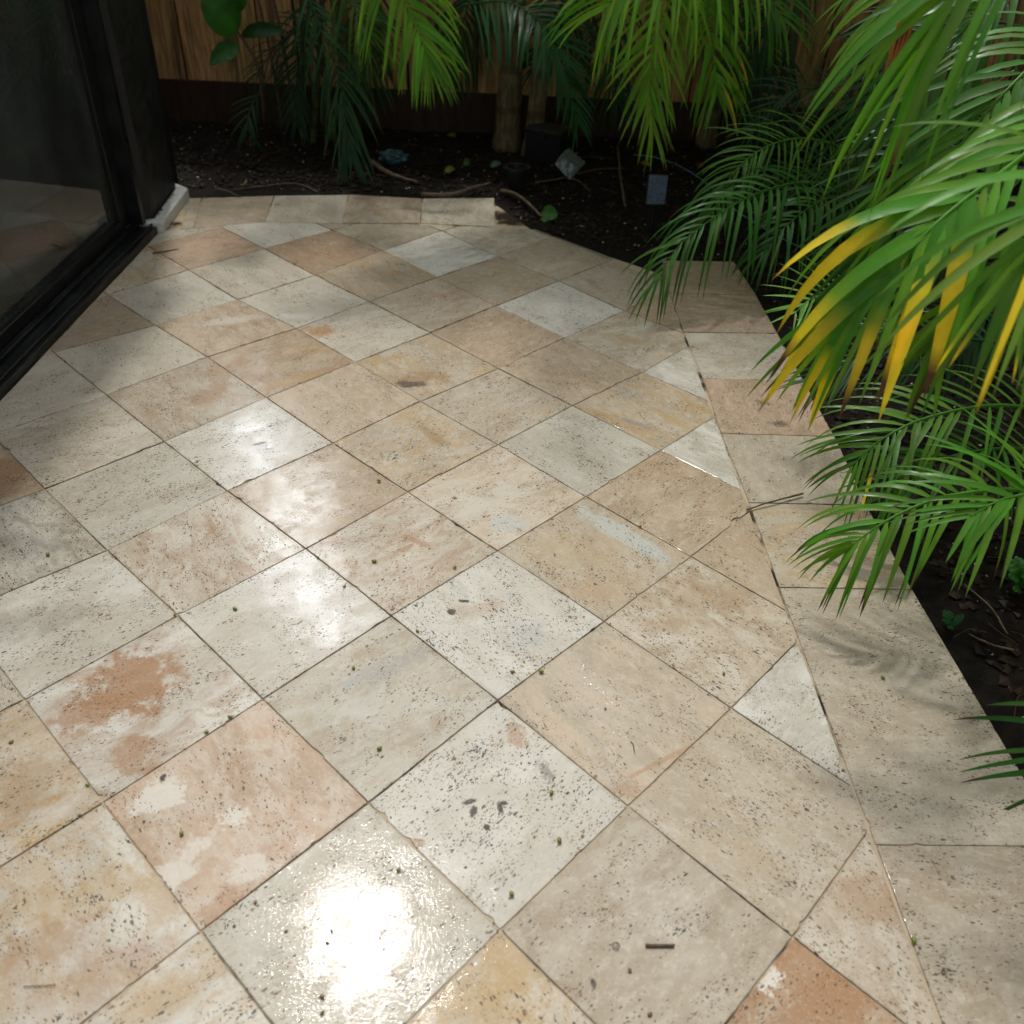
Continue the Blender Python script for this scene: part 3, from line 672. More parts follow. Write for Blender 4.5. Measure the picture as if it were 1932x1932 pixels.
def crown(parent, top, count, L, seed, col, az=(0, 360), el=(25, 70), minz=1.35, n=24, leafL=.42, W=.03, droopk=1.0, sag=1.0):
    r = random.Random(seed)
    for i in range(count):
        a = R(az[0] + (az[1] - az[0]) * (i + r.uniform(.2, .8)) / count); e = R(r.uniform(*el)); l = L * r.uniform(.85, 1.15)
        d = Vector((math.sin(a) * math.cos(e), math.cos(a) * math.cos(e), math.sin(e))); p = Vector(top); pts = [p.copy()]
        for k in range(5):
            p = p + d * l / 5; p.z = max(p.z, minz - .15 * k * 0)
            pts.append(p.copy()); d = (d + Vector((0, 0, -1)) * .34 * sag).normalized()
        c = tuple(x * r.uniform(.8, 1.2) for x in col)
        frond(parent, pts, n=n, L=leafL, W=W, droop=1.3 * droopk, hint=(0, 0, 1) if abs(d.z) < .95 else (math.sin(a), math.cos(a), .3), col=c, seed=seed * 31 + i, seg=6, lift=.15)

# palm A: thin caned palm at left, dim
A = palm((-1.35, 6.15), 'dim slender palm with thin dark canes standing left of the others before the fence')
canes = [(-1.42, 6.12, .30, -.12), (-1.30, 6.2, -.1, .0), (-1.2, 6.1, .05, -.05), (-1.5, 6.25, .12, .02)]
tops = [trunk(A, x, y, .017, .012, 1.9, (lx, ly), 'cane', 1.3, 8) for x, y, lx, ly in canes]
frond(A, [at(560, -60, 5.95), at(600, 40, 5.75), at(638, 140, 5.6), at(655, 240, 5.5), at(663, 300, 5.45)], 24, .42, .021, (40, 12), 1.7, (0, -.8, .5), .1, G_DARK, 1, brn=.25)
frond(A, [at(590, -40, 6.05), at(575, 60, 5.95), at(560, 150, 5.9), at(560, 230, 5.85)], 22, .34, .016, (50, 15), 1.6, (0, -.8, .5), .1, tuple(x * .6 for x in G_DARK), 2)
frond(A, [at(640, -50, 6.1), at(600, 20, 6.1), at(545, 60, 6.1), at(505, 110, 6.1), at(480, 150, 6.1)], 20, .30, .012, (60, 25), 1.8, (0, -.6, .7), .1, tuple(x * .55 for x in G_DARK), 3)
frond(A, [at(500, 160, 6.2), at(475, 200, 6.1), at(468, 240, 6.0), at(490, 290, 5.95)], 9, .22, .012, (40, 15), 1.6, (0, -.8, .5), .1, G_DARK, 4)
# palm B: double trunk
B_ = palm((-.08, 6.2), 'palm with two thick tan trunks beside the black box, glossy dark frond over it')
tb = [trunk(B_, -.135, 6.22, .082, .06, 2.3, (.0, .02), 'trunk', 1.35), trunk(B_, .02, 6.12, .058, .045, 2.2, (.09, .05), 'trunk', 1.4)]
frond(B_, [at(690, -150, 5.6), at(735, -60, 5.5), at(775, 25, 5.4), at(800, 90, 5.3), at(812, 130, 5.25)], 26, .58, .028, (52, 10), 1.2, (0, -.85, .4), .1, G_BRI, 11, Lfn=lambda v: 1.0 - .62 * v)
frond(B_, [at(870, 10, 5.9), at(950, 3, 5.75), at(1004, 29, 5.6), at(1039, 72, 5.5), at(1068, 144, 5.4), at(1090, 234, 5.35)], 34, .50, .027, (62, 22), 1.35, (.25, -.7, .6), .12, (.022, .115, .035), 12, start=.04, brn=.1, Lfn=lambda v: 1.08 - .75 * v)
frond(B_, [at(640, -60, 5.8), at(660, 0, 5.7), at(690, 40, 5.6), at(700, 70, 5.6)], 14, .40, .018, (45, 20), 1.4, (0, -.8, .5), .1, tuple(x * .7 for x in G_MID), 13)
# palm C
Cp = palm((1.22, 6.45), 'palm with a single mottled trunk right of the floodlight, bright drooping yellow green fronds')
tc = [trunk(Cp, 1.22, 6.45, .062, .05, 2.4, (.02, -.1), 'trunk', 1.3)]
frond(Cp, [at(1300, -160, 5.3), at(1262, -30, 5.1), at(1232, 90, 4.95), at(1226, 175, 4.85), at(1233, 245, 4.8)], 30, .46, .022, (52, 12), 1.5, (0, -.85, .4), .1, G_YEL, 21, brn=.3, Lfn=lambda v: 1.0 - .5 * v)
frond(Cp, [at(1480, -120, 5.2), at(1390, -80, 5.0), at(1290, -60, 4.8), at(1190, -30, 4.6), at(1140, 20, 4.55)], 30, .56, .028, (64, 30), 2.0, (0, -.5, .85), .1, G_BRI, 22, brn=.1)
frond(Cp, [at(1330, -140, 5.4), at(1330, -40, 5.3), at(1335, 40, 5.2), at(1350, 130, 5.15), at(1352, 170, 5.1)], 24, .42, .024, (50, 18), 1.6, (0, -.85, .4), .1, G_BRI, 23, yel=.05)
frond(Cp, [at(1260, -120, 5.5), at(1350, -70, 5.3), at(1430, -30, 5.2), at(1480, 40, 5.1)], 22, .48, .028, (58, 24), 1.9, (0, -.5, .85), .1, G_MID, 24, yel=.0)
frond(Cp, [at(1300, 40, 6.1), at(1340, 60, 6.0), at(1385, 110, 5.9), at(1405, 170, 5.85)], 14, .34, .018, (60, 20), 1.8, (0, -.6, .7), .1, G_DARK, 25)
K_ = palm((2.15, 6.0), 'dark palm with a brown fibrous trunk in deep shade right of the mottled trunk')
tk = [trunk(K_, 2.15, 6.0, .085, .07, 2.3, (.02, -.1), 'fibre', 1.25)]
DK = (.016, .06, .014)  # green darkened so the back fronds carry the shade in their colour
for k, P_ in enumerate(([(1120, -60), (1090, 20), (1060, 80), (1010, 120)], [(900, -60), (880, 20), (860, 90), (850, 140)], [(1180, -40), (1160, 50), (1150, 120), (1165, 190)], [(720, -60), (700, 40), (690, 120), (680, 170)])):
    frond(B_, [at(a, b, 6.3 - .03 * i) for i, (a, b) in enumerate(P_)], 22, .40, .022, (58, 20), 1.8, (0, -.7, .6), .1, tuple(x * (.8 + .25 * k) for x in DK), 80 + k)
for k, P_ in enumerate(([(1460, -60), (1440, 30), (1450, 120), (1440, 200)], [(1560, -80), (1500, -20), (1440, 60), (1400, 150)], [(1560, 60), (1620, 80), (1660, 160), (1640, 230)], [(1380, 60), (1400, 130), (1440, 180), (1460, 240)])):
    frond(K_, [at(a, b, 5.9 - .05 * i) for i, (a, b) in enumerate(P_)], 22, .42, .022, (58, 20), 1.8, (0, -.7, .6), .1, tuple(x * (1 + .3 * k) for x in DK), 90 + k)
# palm D: low palm mid right
D_ = palm((1.75, 4.85), 'low bushy palm whose fronds arch over the corner of the paving')
for i, (x, y, lx, ly) in enumerate(((1.7, 4.8, -.12, -.1), (1.8, 4.9, .1, -.05), (1.75, 4.95, .05, .1), (1.9, 4.75, .1, -.1))): trunk(D_, x, y, .022, .015, .9, (lx, ly), 'cane', 1.4, 8)
frond(D_, [at(1690, 430, 4.7), at(1600, 360, 4.45), at(1510, 345, 4.25), at(1430, 365, 4.1), at(1363, 400, 3.95), at(1285, 460, 3.8), at(1238, 530, 3.68)], 28, .44, .021, (66, 14), 3.6, (0, -.4, .9), .1, (.045, .16, .018), 31, brn=.2)
frond(D_, [at(1700, 420, 4.8), at(1620, 300, 4.7), at(1530, 262, 4.55), at(1450, 275, 4.4), at(1385, 325, 4.3), at(1345, 400, 4.2)], 32, .34, .016, (64, 20), 2.2, (0, -.5, .85), .15, (.08, .22, .02), 32)
frond(D_, [at(1690, 450, 4.6), at(1620, 380, 4.4), at(1560, 375, 4.2), at(1490, 420, 4.0), at(1440, 480, 3.9)], 24, .40, .020, (62, 18), 3.2, (0, -.4, .9), .1, (.04, .14, .02), 33)
frond(D_, [at(1700, 420, 4.9), at(1680, 280, 5.0), at(1600, 190, 5.0), at(1500, 170, 4.9), at(1420, 240, 4.8)], 26, .36, .018, (60, 22), 1.5, (0, -.5, .85), .1, tuple(x * .8 for x in G_DARK), 34)
frond(D_, [at(1720, 400, 4.8), at(1640, 330, 4.8), at(1560, 320, 4.8), at(1470, 330, 4.8), at(1400, 350, 4.8), at(1370, 400, 4.8)], 24, .34, .015, (60, 22), 1.5, (0, -.5, .85), .1, G_DARK, 35)
frond(D_, [at(1720, 470, 4.4), at(1660, 470, 4.2), at(1590, 540, 4.0), at(1540, 600, 3.9)], 22, .30, .018, (60, 22), 1.2, (0, -.4, .9), .1, G_DARK, 36)
# palm E: tall near palm at the right
E_ = palm((1.95, 3.3), 'tall bushy palm at the right with yellowing leaflet tips hanging over the paving edge')
for i, (x, y, lx, ly) in enumerate(((1.9, 3.3, -.05, -.2), (2.05, 3.4, .15, 0), (2.0, 3.15, .1, -.2), (2.15, 3.25, .2, .1), (1.85, 3.5, -.1, .1))): trunk(E_, x, y, .026, .018, 1.5, (lx, ly), 'cane', 1.4, 8)
def yfn(u, s, r):
    return r.uniform(.5, .85) if (.42 < u < .93 and r.random() < .42) else 0
frond(E_, [at(2150, 130, 2.3), at(2040, 210, 2.05), at(1910, 310, 1.9), at(1780, 410, 1.8), at(1670, 520, 1.74), at(1580, 620, 1.72)], 19, .44, .027, (38, 10), 2.0, (-.2, -.6, .75), .0, (.10, .28, .022), 41, brn=.35, yel_fn=yfn, rad=.008, label='frond with bright yellow leaflet tips')
frond(E_, [at(2200, -320, 2.2), at(2060, -230, 2.0), at(1920, -130, 1.9), at(1810, -20, 1.85), at(1740, 90, 1.85)], 12, .46, .023, (28, 10), 1.8, (-.2, -.6, .75), .0, (.085, .25, .02), 42, brn=.3)
frond(E_, [at(2180, 330, 1.8), at(2080, 330, 1.6), at(1990, 400, 1.5), at(1930, 500, 1.46)], 10, .40, .027, (42, 14), 1.6, (-.2, -.6, .75), .0, (.12, .28, .03), 43, yel=.4, rad=.008)
frond(E_, [at(2120, 90, 2.6), at(2000, 90, 2.5), at(1900, 170, 2.4), at(1800, 290, 2.35), at(1730, 400, 2.3)], 20, .40, .028, (46, 16), 2.0, (-.2, -.5, .85), .05, (.07, .20, .02), 44, brn=.2)
frond(E_, [at(2090, -90, 3.0), at(1980, -70, 2.9), at(1870, 0, 2.8), at(1770, 120, 2.75), at(1700, 240, 2.7)], 24, .42, .026, (50, 18), 2.0, (-.2, -.5, .85), .05, (.05, .15, .018), 45)
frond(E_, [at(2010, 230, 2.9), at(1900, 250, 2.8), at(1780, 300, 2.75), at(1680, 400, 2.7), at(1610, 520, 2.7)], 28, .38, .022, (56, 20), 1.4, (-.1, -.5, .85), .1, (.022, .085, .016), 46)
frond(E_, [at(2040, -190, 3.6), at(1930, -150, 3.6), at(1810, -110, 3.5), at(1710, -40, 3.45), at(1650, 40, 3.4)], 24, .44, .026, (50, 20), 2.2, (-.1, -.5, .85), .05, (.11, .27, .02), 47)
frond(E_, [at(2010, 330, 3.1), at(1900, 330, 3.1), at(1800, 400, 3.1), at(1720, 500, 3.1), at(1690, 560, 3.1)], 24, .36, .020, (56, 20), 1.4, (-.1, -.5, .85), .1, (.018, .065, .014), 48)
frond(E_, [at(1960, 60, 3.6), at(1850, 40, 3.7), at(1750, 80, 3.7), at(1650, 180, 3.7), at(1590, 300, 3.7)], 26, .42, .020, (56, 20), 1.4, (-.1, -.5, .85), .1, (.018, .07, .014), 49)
frond(E_, [at(2150, 470, 2.1), at(2040, 440, 1.95), at(1930, 470, 1.85), at(1830, 550, 1.8), at(1760, 650, 1.78)], 15, .34, .028, (42, 14), 1.9, (-.2, -.6, .75), .0, (.07, .20, .02), 50, brn=.2)
# bare bent stalk without leaflets
st = MB().tube(catmull([at(1920, 130, 2.9), at(1780, 230, 2.95), at(1650, 330, 3.0)], 14), .006, 6, (.22, .12, .04)); st.build('dry_stalk', M['leaf'], E_, smooth=True)
# dead brown leaf
mb = MB(); rr_ = random.Random(4)
for q in range(4): leaflet(mb, at(1722 + q * 5, -30, 2.3), Vector((-.05 + q * .02, 0, -1)), Vector((0, -1, .1)), .20 - q * .02, .020, .5, lambda t: (.20 - .1 * t, .075 - .03 * t, .03), 8, .4, r=rr_)
mb.build('dead_leaf', M['leaf'], E_, smooth=True)
# palm F: low clump at lower right
F_ = palm((1.95, 2.15), 'low palm clump at the lower right with brown tipped leaflets over the border pavers')
for i, (x, y, lx, ly) in enumerate(((1.9, 2.15, -.05, -.05), (2.05, 2.2, .1, 0), (1.95, 2.3, .05, .1), (2.0, 2.0, .05, -.1))): trunk(F_, x, y, .022, .014, .55, (lx, ly), 'cane', 1.4, 8)
frond(F_, [at(2080, 960, 2.05), at(1932, 925, 1.95), at(1794, 935, 1.9), at(1700, 968, 1.86), at(1632, 1010, 1.83), at(1598, 1040, 1.82)], 22, .30, .018, (64, 20), 3.4, (-.1, -.35, .93), .05, (.09, .25, .022), 61, brn=.8, sides=(1, -1))
frond(F_, [at(2080, 800, 2.35), at(1900, 765, 2.3), at(1760, 785, 2.25), at(1670, 825, 2.2), at(1605, 880, 2.17)], 22, .32, .017, (62, 22), 2.4, (-.1, -.35, .93), .08, (.07, .20, .02), 62, yel=.05, brn=.3)
frond(F_, [at(2100, 1020, 1.9), at(1990, 940, 1.8), at(1900, 940, 1.75), at(1830, 975, 1.72)], 14, .30, .022, (60, 24), 1.5, (-.1, -.35, .93), .08, (.08, .24, .022), 63)
frond(F_, [at(2050, 700, 2.7), at(1900, 650, 2.65), at(1760, 640, 2.6), at(1640, 660, 2.55), at(1540, 720, 2.5)], 24, .28, .015, (60, 24), 1.3, (-.1, -.35, .93), .08, (.018, .075, .016), 64, brn=.4)
frond(F_, [at(2050, 880, 2.4), at(1950, 850, 2.3), at(1850, 850, 2.2), at(1740, 880, 2.15), at(1680, 930, 2.1)], 18, .28, .018, (60, 24), 1.5, (-.1, -.35, .93), .08, (.05, .16, .02), 65)
frond(F_, [at(1780, 700, 3.0), at(1700, 620, 2.95), at(1610, 560, 2.9), at(1540, 560, 2.85), at(1500, 590, 2.8)], 16, .22, .016, (66, 30), .8, (-.1, -.35, .93), .08, (.10, .27, .02), 66)
frond(F_, [at(2060, 560, 2.9), at(1950, 560, 2.9), at(1850, 610, 2.9), at(1780, 690, 2.85)], 20, .30, .017, (60, 24), 1.3, (-.1, -.35, .93), .08, (.018, .07, .016), 67)
# bottom right tips from a frond outside
H_ = palm((1.75, 1.15), 'palm at the lower right corner, only a few leaflet tips reaching over the border')
trunk(H_, 1.75, 1.15, .02, .014, .4, (.05, .05), 'cane', 1.4, 8)
frond(H_, [at(2100, 1250, 1.45), at(2040, 1340, 1.35), at(2000, 1440, 1.28), at(1990, 1530, 1.22)], 7, .24, .020, (70, 60), 1.3, (-.1, -.35, .93), .05, (.035, .14, .02), 71, sides=(1,), start=.3)
# crowns above the picture that shade the bed
crown(A, tops[1], 8, 1.2, 101, G_DARK, el=(15, 50), minz=1.6)
crown(B_, tb[0], 14, 2.3, 102, G_MID, az=(-15, 230), el=(15, 65), minz=1.7, leafL=.5, W=.034)
crown(B_, tb[1], 12, 2.0, 103, G_MID, az=(-10, 240), el=(15, 60), minz=1.7, leafL=.5, W=.034)
crown(Cp, tc[0], 16, 2.3, 104, G_BRI, el=(15, 65), minz=1.7, leafL=.5, W=.034)
crown(E_, Vector((2.0, 3.3, 1.45)), 9, 2.0, 105, G_MID, az=(-20, 200), el=(40, 75), minz=1.5, leafL=.45, W=.03, sag=.8)
crown(D_, Vector((1.8, 4.85, .9)), 7, 1.4, 106, G_MID, az=(-10, 190), el=(45, 78), minz=.7, leafL=.4, W=.026)
# trees beyond the fence, out of view; the first added to shade back pavers
def tree(x, y, h, rc, seed, label):
    o = tag(empty('tree', (x, y, -.05)), label, 'tree', 'trees beyond the fence'); r = random.Random(seed)
    MB().tube([(x, y, -.1), (x + .1, y, h * .5), (x, y + .1, h)], [.16, .12, .05], 10).build('trunk', M['trunk'], o, smooth=True)
    mb = MB()
    for k in range(9):
        a = r.uniform(0, 6.28); e = Vector((x + math.cos(a) * rc * .7, y + math.sin(a) * rc * .7, h + r.uniform(-.3, .8) * rc)); mb.tube([(x, y, h * r.uniform(.45, .8)), e], [.05, .015], 6)
    mb.build('branches', M['trunk'], o)
    lb = MB()
    clumps = [Vector((r.gauss(0, .45), r.gauss(0, .45), r.gauss(0, .33))) * rc + Vector((x, y, h)) for _ in range(34)]
    for c in clumps:
        for _ in range(110):
            p = c + Vector((r.gauss(0, 1), r.gauss(0, 1), r.gauss(0, .8))) * rc * .13
            d = Vector((r.gauss(0, 1), r.gauss(0, 1), r.gauss(0, .6))).normalized(); w = d.cross(Vector((r.random(), r.random(), r.random()))).normalized(); s = r.uniform(.05, .09)
            cc = tuple(q * r.uniform(.6, 1.4) for q in G_MID); i = len(lb.v)
            for z in (p - d * s, p + w * s * .45, p + d * s, p - w * s * .45): lb.vert(z, cc)
            lb.f.append((i, i + 1, i + 2, i + 3))
    lb.build('crown', M['broad'], o)
tree(1.3, 7.9, 4.0, 1.8, 1, 'unseen leafy tree added beyond the fence to shade the back pavers, right of the middle')
tree(4.6, 7.4, 4.2, 1.9, 2, 'leafy tree beyond the fence at the right corner')
tree(-5.2, 8.6, 4.4, 1.9, 3, 'leafy tree beyond the fence behind the house corner')
tree(4.8, 3.2, 4.4, 1.9, 4, 'leafy tree beyond the side fence at the right')

# ------------------------------------------------------------------ broad leafed shrub
S_ = tag(empty('shrub', (-1.75, 6.0, 0)), 'shrub with broad rounded green leaves on thin dark stems before the fence', 'shrub')
for pts in ([at(533, 235, 6.15), at(510, 100, 6.1), at(478, -40, 6.1)], [at(560, 240, 6.2), at(530, 60, 6.1), at(506, -40, 6.1)],
            [at(500, 230, 6.1), at(488, 130, 6.0), at(462, 80, 6.0), at(446, 50, 6.0), at(440, -30, 6.0)]):
    MB().tube(catmull(pts, 16), [.011 - .004 * i / 16 for i in range(17)], 7).build('stem', M['twig'], S_, smooth=True)
def broad(parent, base, tip, w, name='leaf', col=(.035, .15, .02), sag=.03):
    base = Vector(base); tip = Vector(tip); d = tip - base; L = d.length; d.normalize(); N = Vector((0, -.75, .65)); S = d.cross(N).normalized(); N = S.cross(d)
    b = MB(); K = 12; rings = []
    for i in range(K + 1):
        t = i / K; ww = w * .5 * (math.sin(math.pi * min(1, t ** .85)) ** .62 if 0 < t < 1 else .02); p = base + d * L * t + N * (.06 * L * math.sin(t * 3.1)) + Vector((0, 0, -sag * t * t))
        c = tuple(x * (.9 + .3 * noise.noise(p * 20)) for x in col)
        rings.append([b.vert(p + S * ww * q + N * abs(q) * ww * .22 + N * .004 * math.sin(t * 22 + q * 3), tuple(x * (1.35 if q == 0 else 1) for x in c)) for q in (-1, -.5, 0, .5, 1)])
    for i in range(K):
        for j in range(4): b.f.append((rings[i][j], rings[i][j + 1], rings[i + 1][j + 1], rings[i + 1][j]))
    return b.build(name, M['broad'], parent, smooth=True)
broad(S_, at(448, 62, 6.0), at(378, -15, 5.9), .22); broad(S_, at(452, 88, 6.0), at(394, 112, 5.92), .13)
broad(S_, at(446, 20, 6.0), at(452, -60, 5.95), .16); broad(S_, at(455, 66, 6.0), at(540, 50, 5.95), .10, col=(.02, .075, .015))
# ------------------------------------------------------------------ garden things
# solar light
sp = gp(1226, 452, -.02); X, Y = sp.x, sp.y
sl = tag(empty('solar_light', (X, Y, -.02)), 'solar spotlight with a blue grey rectangular panel on a black stake', 'solar light')
MB().tube([(X, Y, -.06), (X, Y, .20)], [.006, .017], 8).build('stake', M['plastic'], sl)
t = MB(); t.box((X - .022, Y + .004, .02), (X + .022, Y + .028, .20)); t.build('bracket', M['plastic'], sl, bevel=.003)
P0 = at(1218, 387, Y - .03); P1 = at(1255, 387, Y - .03); P2 = at(1262, 330, Y + .02); P3 = at(1224, 328, Y + .02)
def slab(P, n, th):
    b = MB()
    for p in P: b.vert(p)
    for p in P: b.vert(p + n * th)
    b.f += [(0, 1, 2, 3), (7, 6, 5, 4)] + [((i + 1) % 4, i, 4 + i, 4 + (i + 1) % 4) for i in range(4)]
    return b
nn = (P1 - P0).cross(P3 - P0).normalized()
if nn.y > 0: nn = -nn
slab([P0, P1, P2, P3], -nn, .018).build('housing', M['plastic'], sl, bevel=.003)
cc = (P0 + P1 + P2 + P3) / 4
slab([cc + (p - cc) * .92 + nn * .0015 for p in (P0, P1, P2, P3)], -nn, .001).build('solar_panel', M['panel'], sl)
# floodlight
fl = tag(empty('floodlight', tuple(gp(1085, 338, 0))), 'tilted grey garden floodlight with a pale glass face beside the black box', 'floodlight')
Yf = 5.62
Q = [at(1045, 309, Yf - .02), at(1059, 290, Yf + .02), at(1094, 319, Yf + .0), at(1075, 342, Yf - .04)]
cq = sum(Q, Vector()) / 4; nq = (Q[1] - Q[0]).cross(Q[3] - Q[0]).normalized(); nq = nq if nq.y < 0 else -nq
back = Vector((.55, .75, .32)).normalized()
slab(Q, back, .075).build('housing', M['grey'], fl, bevel=.006)
slab([cq + (p - cq) * .86 - back * .003 for p in Q], back, .002).build('lens', M['lens'], fl)
for k in range(4):
    a = cq + back * (.082 + .0) + (Q[3] - Q[0]) * (.35 - .23 * k); slab([a - (Q[1] - Q[0]) * .4, a + (Q[1] - Q[0]) * .4, a + (Q[1] - Q[0]) * .4 + back * .02, a - (Q[1] - Q[0]) * .4 + back * .02], (Q[3] - Q[0]).normalized(), .006).build('cooling_fin', M['grey'], fl)
MB().tube([cq + back * .06, (cq.x + .06, cq.y + .06, .02), (cq.x + .05, cq.y + .05, -.06)], .010, 8).build('stake', M['plastic'], fl)
# black box
bx = tag(empty('junction_box', (.12, 6.0, 0), R(-24)), 'black plastic box standing between the double trunk and the floodlight', 'box')
t = MB(); t.box((.12 - .12, 6.0 - .09, -.05), (.12 + .12, 6.0 + .09, .17)); t.build('body', M['plastic'], bx, bevel=.008)
t = MB(); t.box((.12 - .128, 6.0 - .098, .1705), (.12 + .128, 6.0 + .098, .20)); t.build('lid', M['plastic'], bx, bevel=.006)
t = MB(); t.box((.12 - .02, 6.0 - .104, .14), (.12 + .02, 6.0 - .0905, .18)); t.build('latch', M['plastic'], bx, bevel=.002)
# black pot-shaped spotlight head
pp = gp(975, 352, 0)
pt = tag(empty('plant_pot', (pp.x, pp.y, -.02)), 'small empty black plastic pot on the soil in front of the double trunk', 'pot')
b = MB(); K = 24; prof = [(.050, -.02), (.066, .10), (.072, .10), (.072, .118), (.064, .118), (.046, -.005)]; rings = []
for r_, z in prof: rings.append([b.vert((pp.x + r_ * math.cos(6.2832 * j / K), pp.y + r_ * math.sin(6.2832 * j / K), z)) for j in range(K)])
for i in range(len(prof) - 1):
    for j in range(K): b.f.append((rings[i][j], rings[i][(j + 1) % K], rings[i + 1][(j + 1) % K], rings[i + 1][j]))
b.f.append(tuple(rings[0][::-1])); b.f.append(tuple(rings[-1])); b.build('body', M['plastic'], pt, smooth=False)
# teal crumpled thing
tp = gp(742, 306, 0); b = MB(); r = random.Random(5); bmv = []
bm = bmesh.new(); bmesh.ops.create_icosphere(bm, subdivisions=3, radius=1)
for v in bm.verts: v.co = Vector((v.co.x * .085, v.co.y * .05, v.co.z * .045)) * (1 + .45 * noise.noise(v.co * 2.3)); v.co.z += .03
me = bpy.data.meshes.new('plastic_wrapper'); bm.to_mesh(me); bm.free(); me.materials.append(M['teal'])
o = bpy.data.objects.new('plastic_wrapper', me); COL.objects.link(o); o.location = (tp.x, tp.y, 0); tag(o, 'crumpled teal plastic lying on the dark soil under the left palm', 'wrapper')
# cable
pts = [gp(*q, .01) for q in ((1195, 290), (1235, 298), (1285, 316), (1335, 345), (1385, 385), (1450, 430), (1520, 462), (1590, 488), (1680, 520))]
for i, p in enumerate(pts): p.z = hsoil(p.x, p.y) + .012
mb = MB().tube(catmull(pts, 50), .0035, 6); tag(mb.build('garden_cable', M['wire'], smooth=True, origin=tuple(pts[4])), 'thin blue grey cable running over the soil behind the solar light', 'cable')
def stick(name, ptsz, r0, r1, mat, label, cat='stick', group=None, n=7, wob=.4):
    P = catmull(ptsz, 14); rr = random.Random(len(label)); 
    rad = [(r0 + (r1 - r0) * i / 14) * rr.uniform(.85, 1.15) for i in range(15)]
    P = [p + Vector((rr.uniform(-1, 1), rr.uniform(-1, 1), 0)) * r0 * wob for p in P]
    return tag(MB().tube(P, rad, n).build(name, mat, smooth=True, origin=tuple(P[0])), label, cat, group)
def gs(px, py, h=.0): q = gp(px, py, 0); q.z = hsoil(q.x, q.y) + h; return q
br_ = tag(empty('fallen_branch', tuple(gs(985, 385))), 'bent tan branch with one green leaf lying on the soil by the paving corner', 'branch')
MB().tube(catmull([gs(945, 362, .02), gs(965, 370, .03), gs(990, 385, .035), gs(1022, 408, .02)], 14), [.016 - .009 * i / 14 for i in range(15)], 8).build('stem', M['bark_tan'], br_, smooth=True)
broad(br_, gs(1020, 405, .025), gs(1052, 412, .035), .10, col=(.06, .20, .03), sag=0)
stick('palm_sheath', [gs(795, 368, .02), gs(850, 371, .03), gs(890, 364, .04), gs(925, 348, .035)], .017, .007, M['bark_tan'], 'curved tan palm stem piece lying along the back pavers', 'palm stem')
stick('palm_sheath', [gs(705, 308, .02), gs(725, 325, .02), gs(750, 336, .02), gs(790, 345, .015)], .02, .008, M['bark_tan'], 'short tan palm stem piece below the teal plastic', 'palm stem')
stick('twig', [gs(600, 362, .01), gs(560, 345, .015), gs(500, 350, .01), gs(440, 352, .01)], .004, .003, M['bark_tan'], 'long thin pale twig on soil in front of the fence at left')
stick('twig', [gs(405, 352, .02), gs(440, 366, .02), gs(475, 385, .01)], .004, .003, M['bark_tan'], 'short slanting pale twig on the soil near the house corner')
stick('twig', [gs(1010, 345, .02), gs(1060, 338, .02), gs(1120, 326, .02), gs(1180, 322, .02)], .006, .003, M['twig'], 'dark straight twig lying below the grey floodlight')
stick('twig', [gs(1060, 335, .02), gs(1090, 345, .02), gs(1115, 362, .01)], .005, .003, M['twig'], 'dark forked twig beside the floodlight on the soil')
stick('twig', [gs(1165, 280, .02), gs(1168, 320, .02), gs(1180, 385, .01)], .010, .008, M['twig'], 'thick dark root like twig left of the solar light')
stick('twig', [gp(1408, 962, .006), gp(1450, 948, .012), gp(1515, 931, .012)], .0022, .0034, M['twig'], 'thin brown twig crossing the border joint on the right pavers')
stick('twig', [gp(1218, 1784, .004), gp(1245, 1784, .004), gp(1272, 1784, .004)], .003, .003, M['twig'], 'short straight dark twig on the taupe paver near the bottom', wob=.05)
stick('twig', [gp(1190, 1399, .003), gp(1195, 1405, .003), gp(1197, 1420, .003)], .0012, .0008, M['twig'], 'tiny hooked dark twig on the tan paver below the middle')
stick('twig', [gp(288, 478, .005), gp(312, 474, .005), gp(336, 470, .005)], .004, .002, M['twig'], 'small dark twig on the paver beside the door track')
stick('twig', [gp(44, 1861, .003), gp(75, 1860, .003), gp(105, 1858, .003)], .0008, .0008, M['twig'], 'hair thin grey twig on the cream paver at bottom left')
stick('twig', [gs(1905, 1190, .01), gs(1870, 1140, .015), gs(1820, 1100, .01)], .003, .002, M['bark_tan'], 'brown twig on the soil under the lower right palm')
stick('twig', [gs(1920, 1225, .01), gs(1880, 1215, .015), gs(1830, 1190, .01)], .0035, .002, M['bark_tan'], 'reddish twig on the soil beside the border near the right edge')
stick('twig', [gs(1190, 300, .0), gs(1120, 296, .01), gs(1100, 297, .01)], .006, .006, M['plastic'], 'straight black pipe piece on the soil behind the floodlight')
# dry and yellow leaves on the soil
for (px, py, c, l, cat) in ((462, 345, (.30, .27, .10), 'small pale leaf on the soil near the house corner', 0), (838, 325, (.30, .27, .05), 'yellowish leaf scrap near the bent branch', 1), (860, 268, (.32, .30, .05), 'yellow leaf scrap left of the double trunk', 1),
        (925, 318, (.12, .20, .14), 'pale green round leaf left of the black pot', 1), (1226, 318, (.50, .30, .14), 'dry tan leaf above the solar light panel', 1), (1325, 320, (.28, .11, .05), 'reddish dry leaf on the soil under the bright palm', 1), (875, 318, (.10, .16, .04), 'green leaf lying on the soil left of the pale leaf', 1)):
    p = gs(px, py if py > 265 else 268, .02); o = broad(None, Vector((0, 0, 0)), Vector((.07, .015, .02)), .045, 'fallen_leaf', c, 0)
    o.location = p; o.rotation_euler.z = rng.uniform(0, 6); tag(o, l, 'leaf')
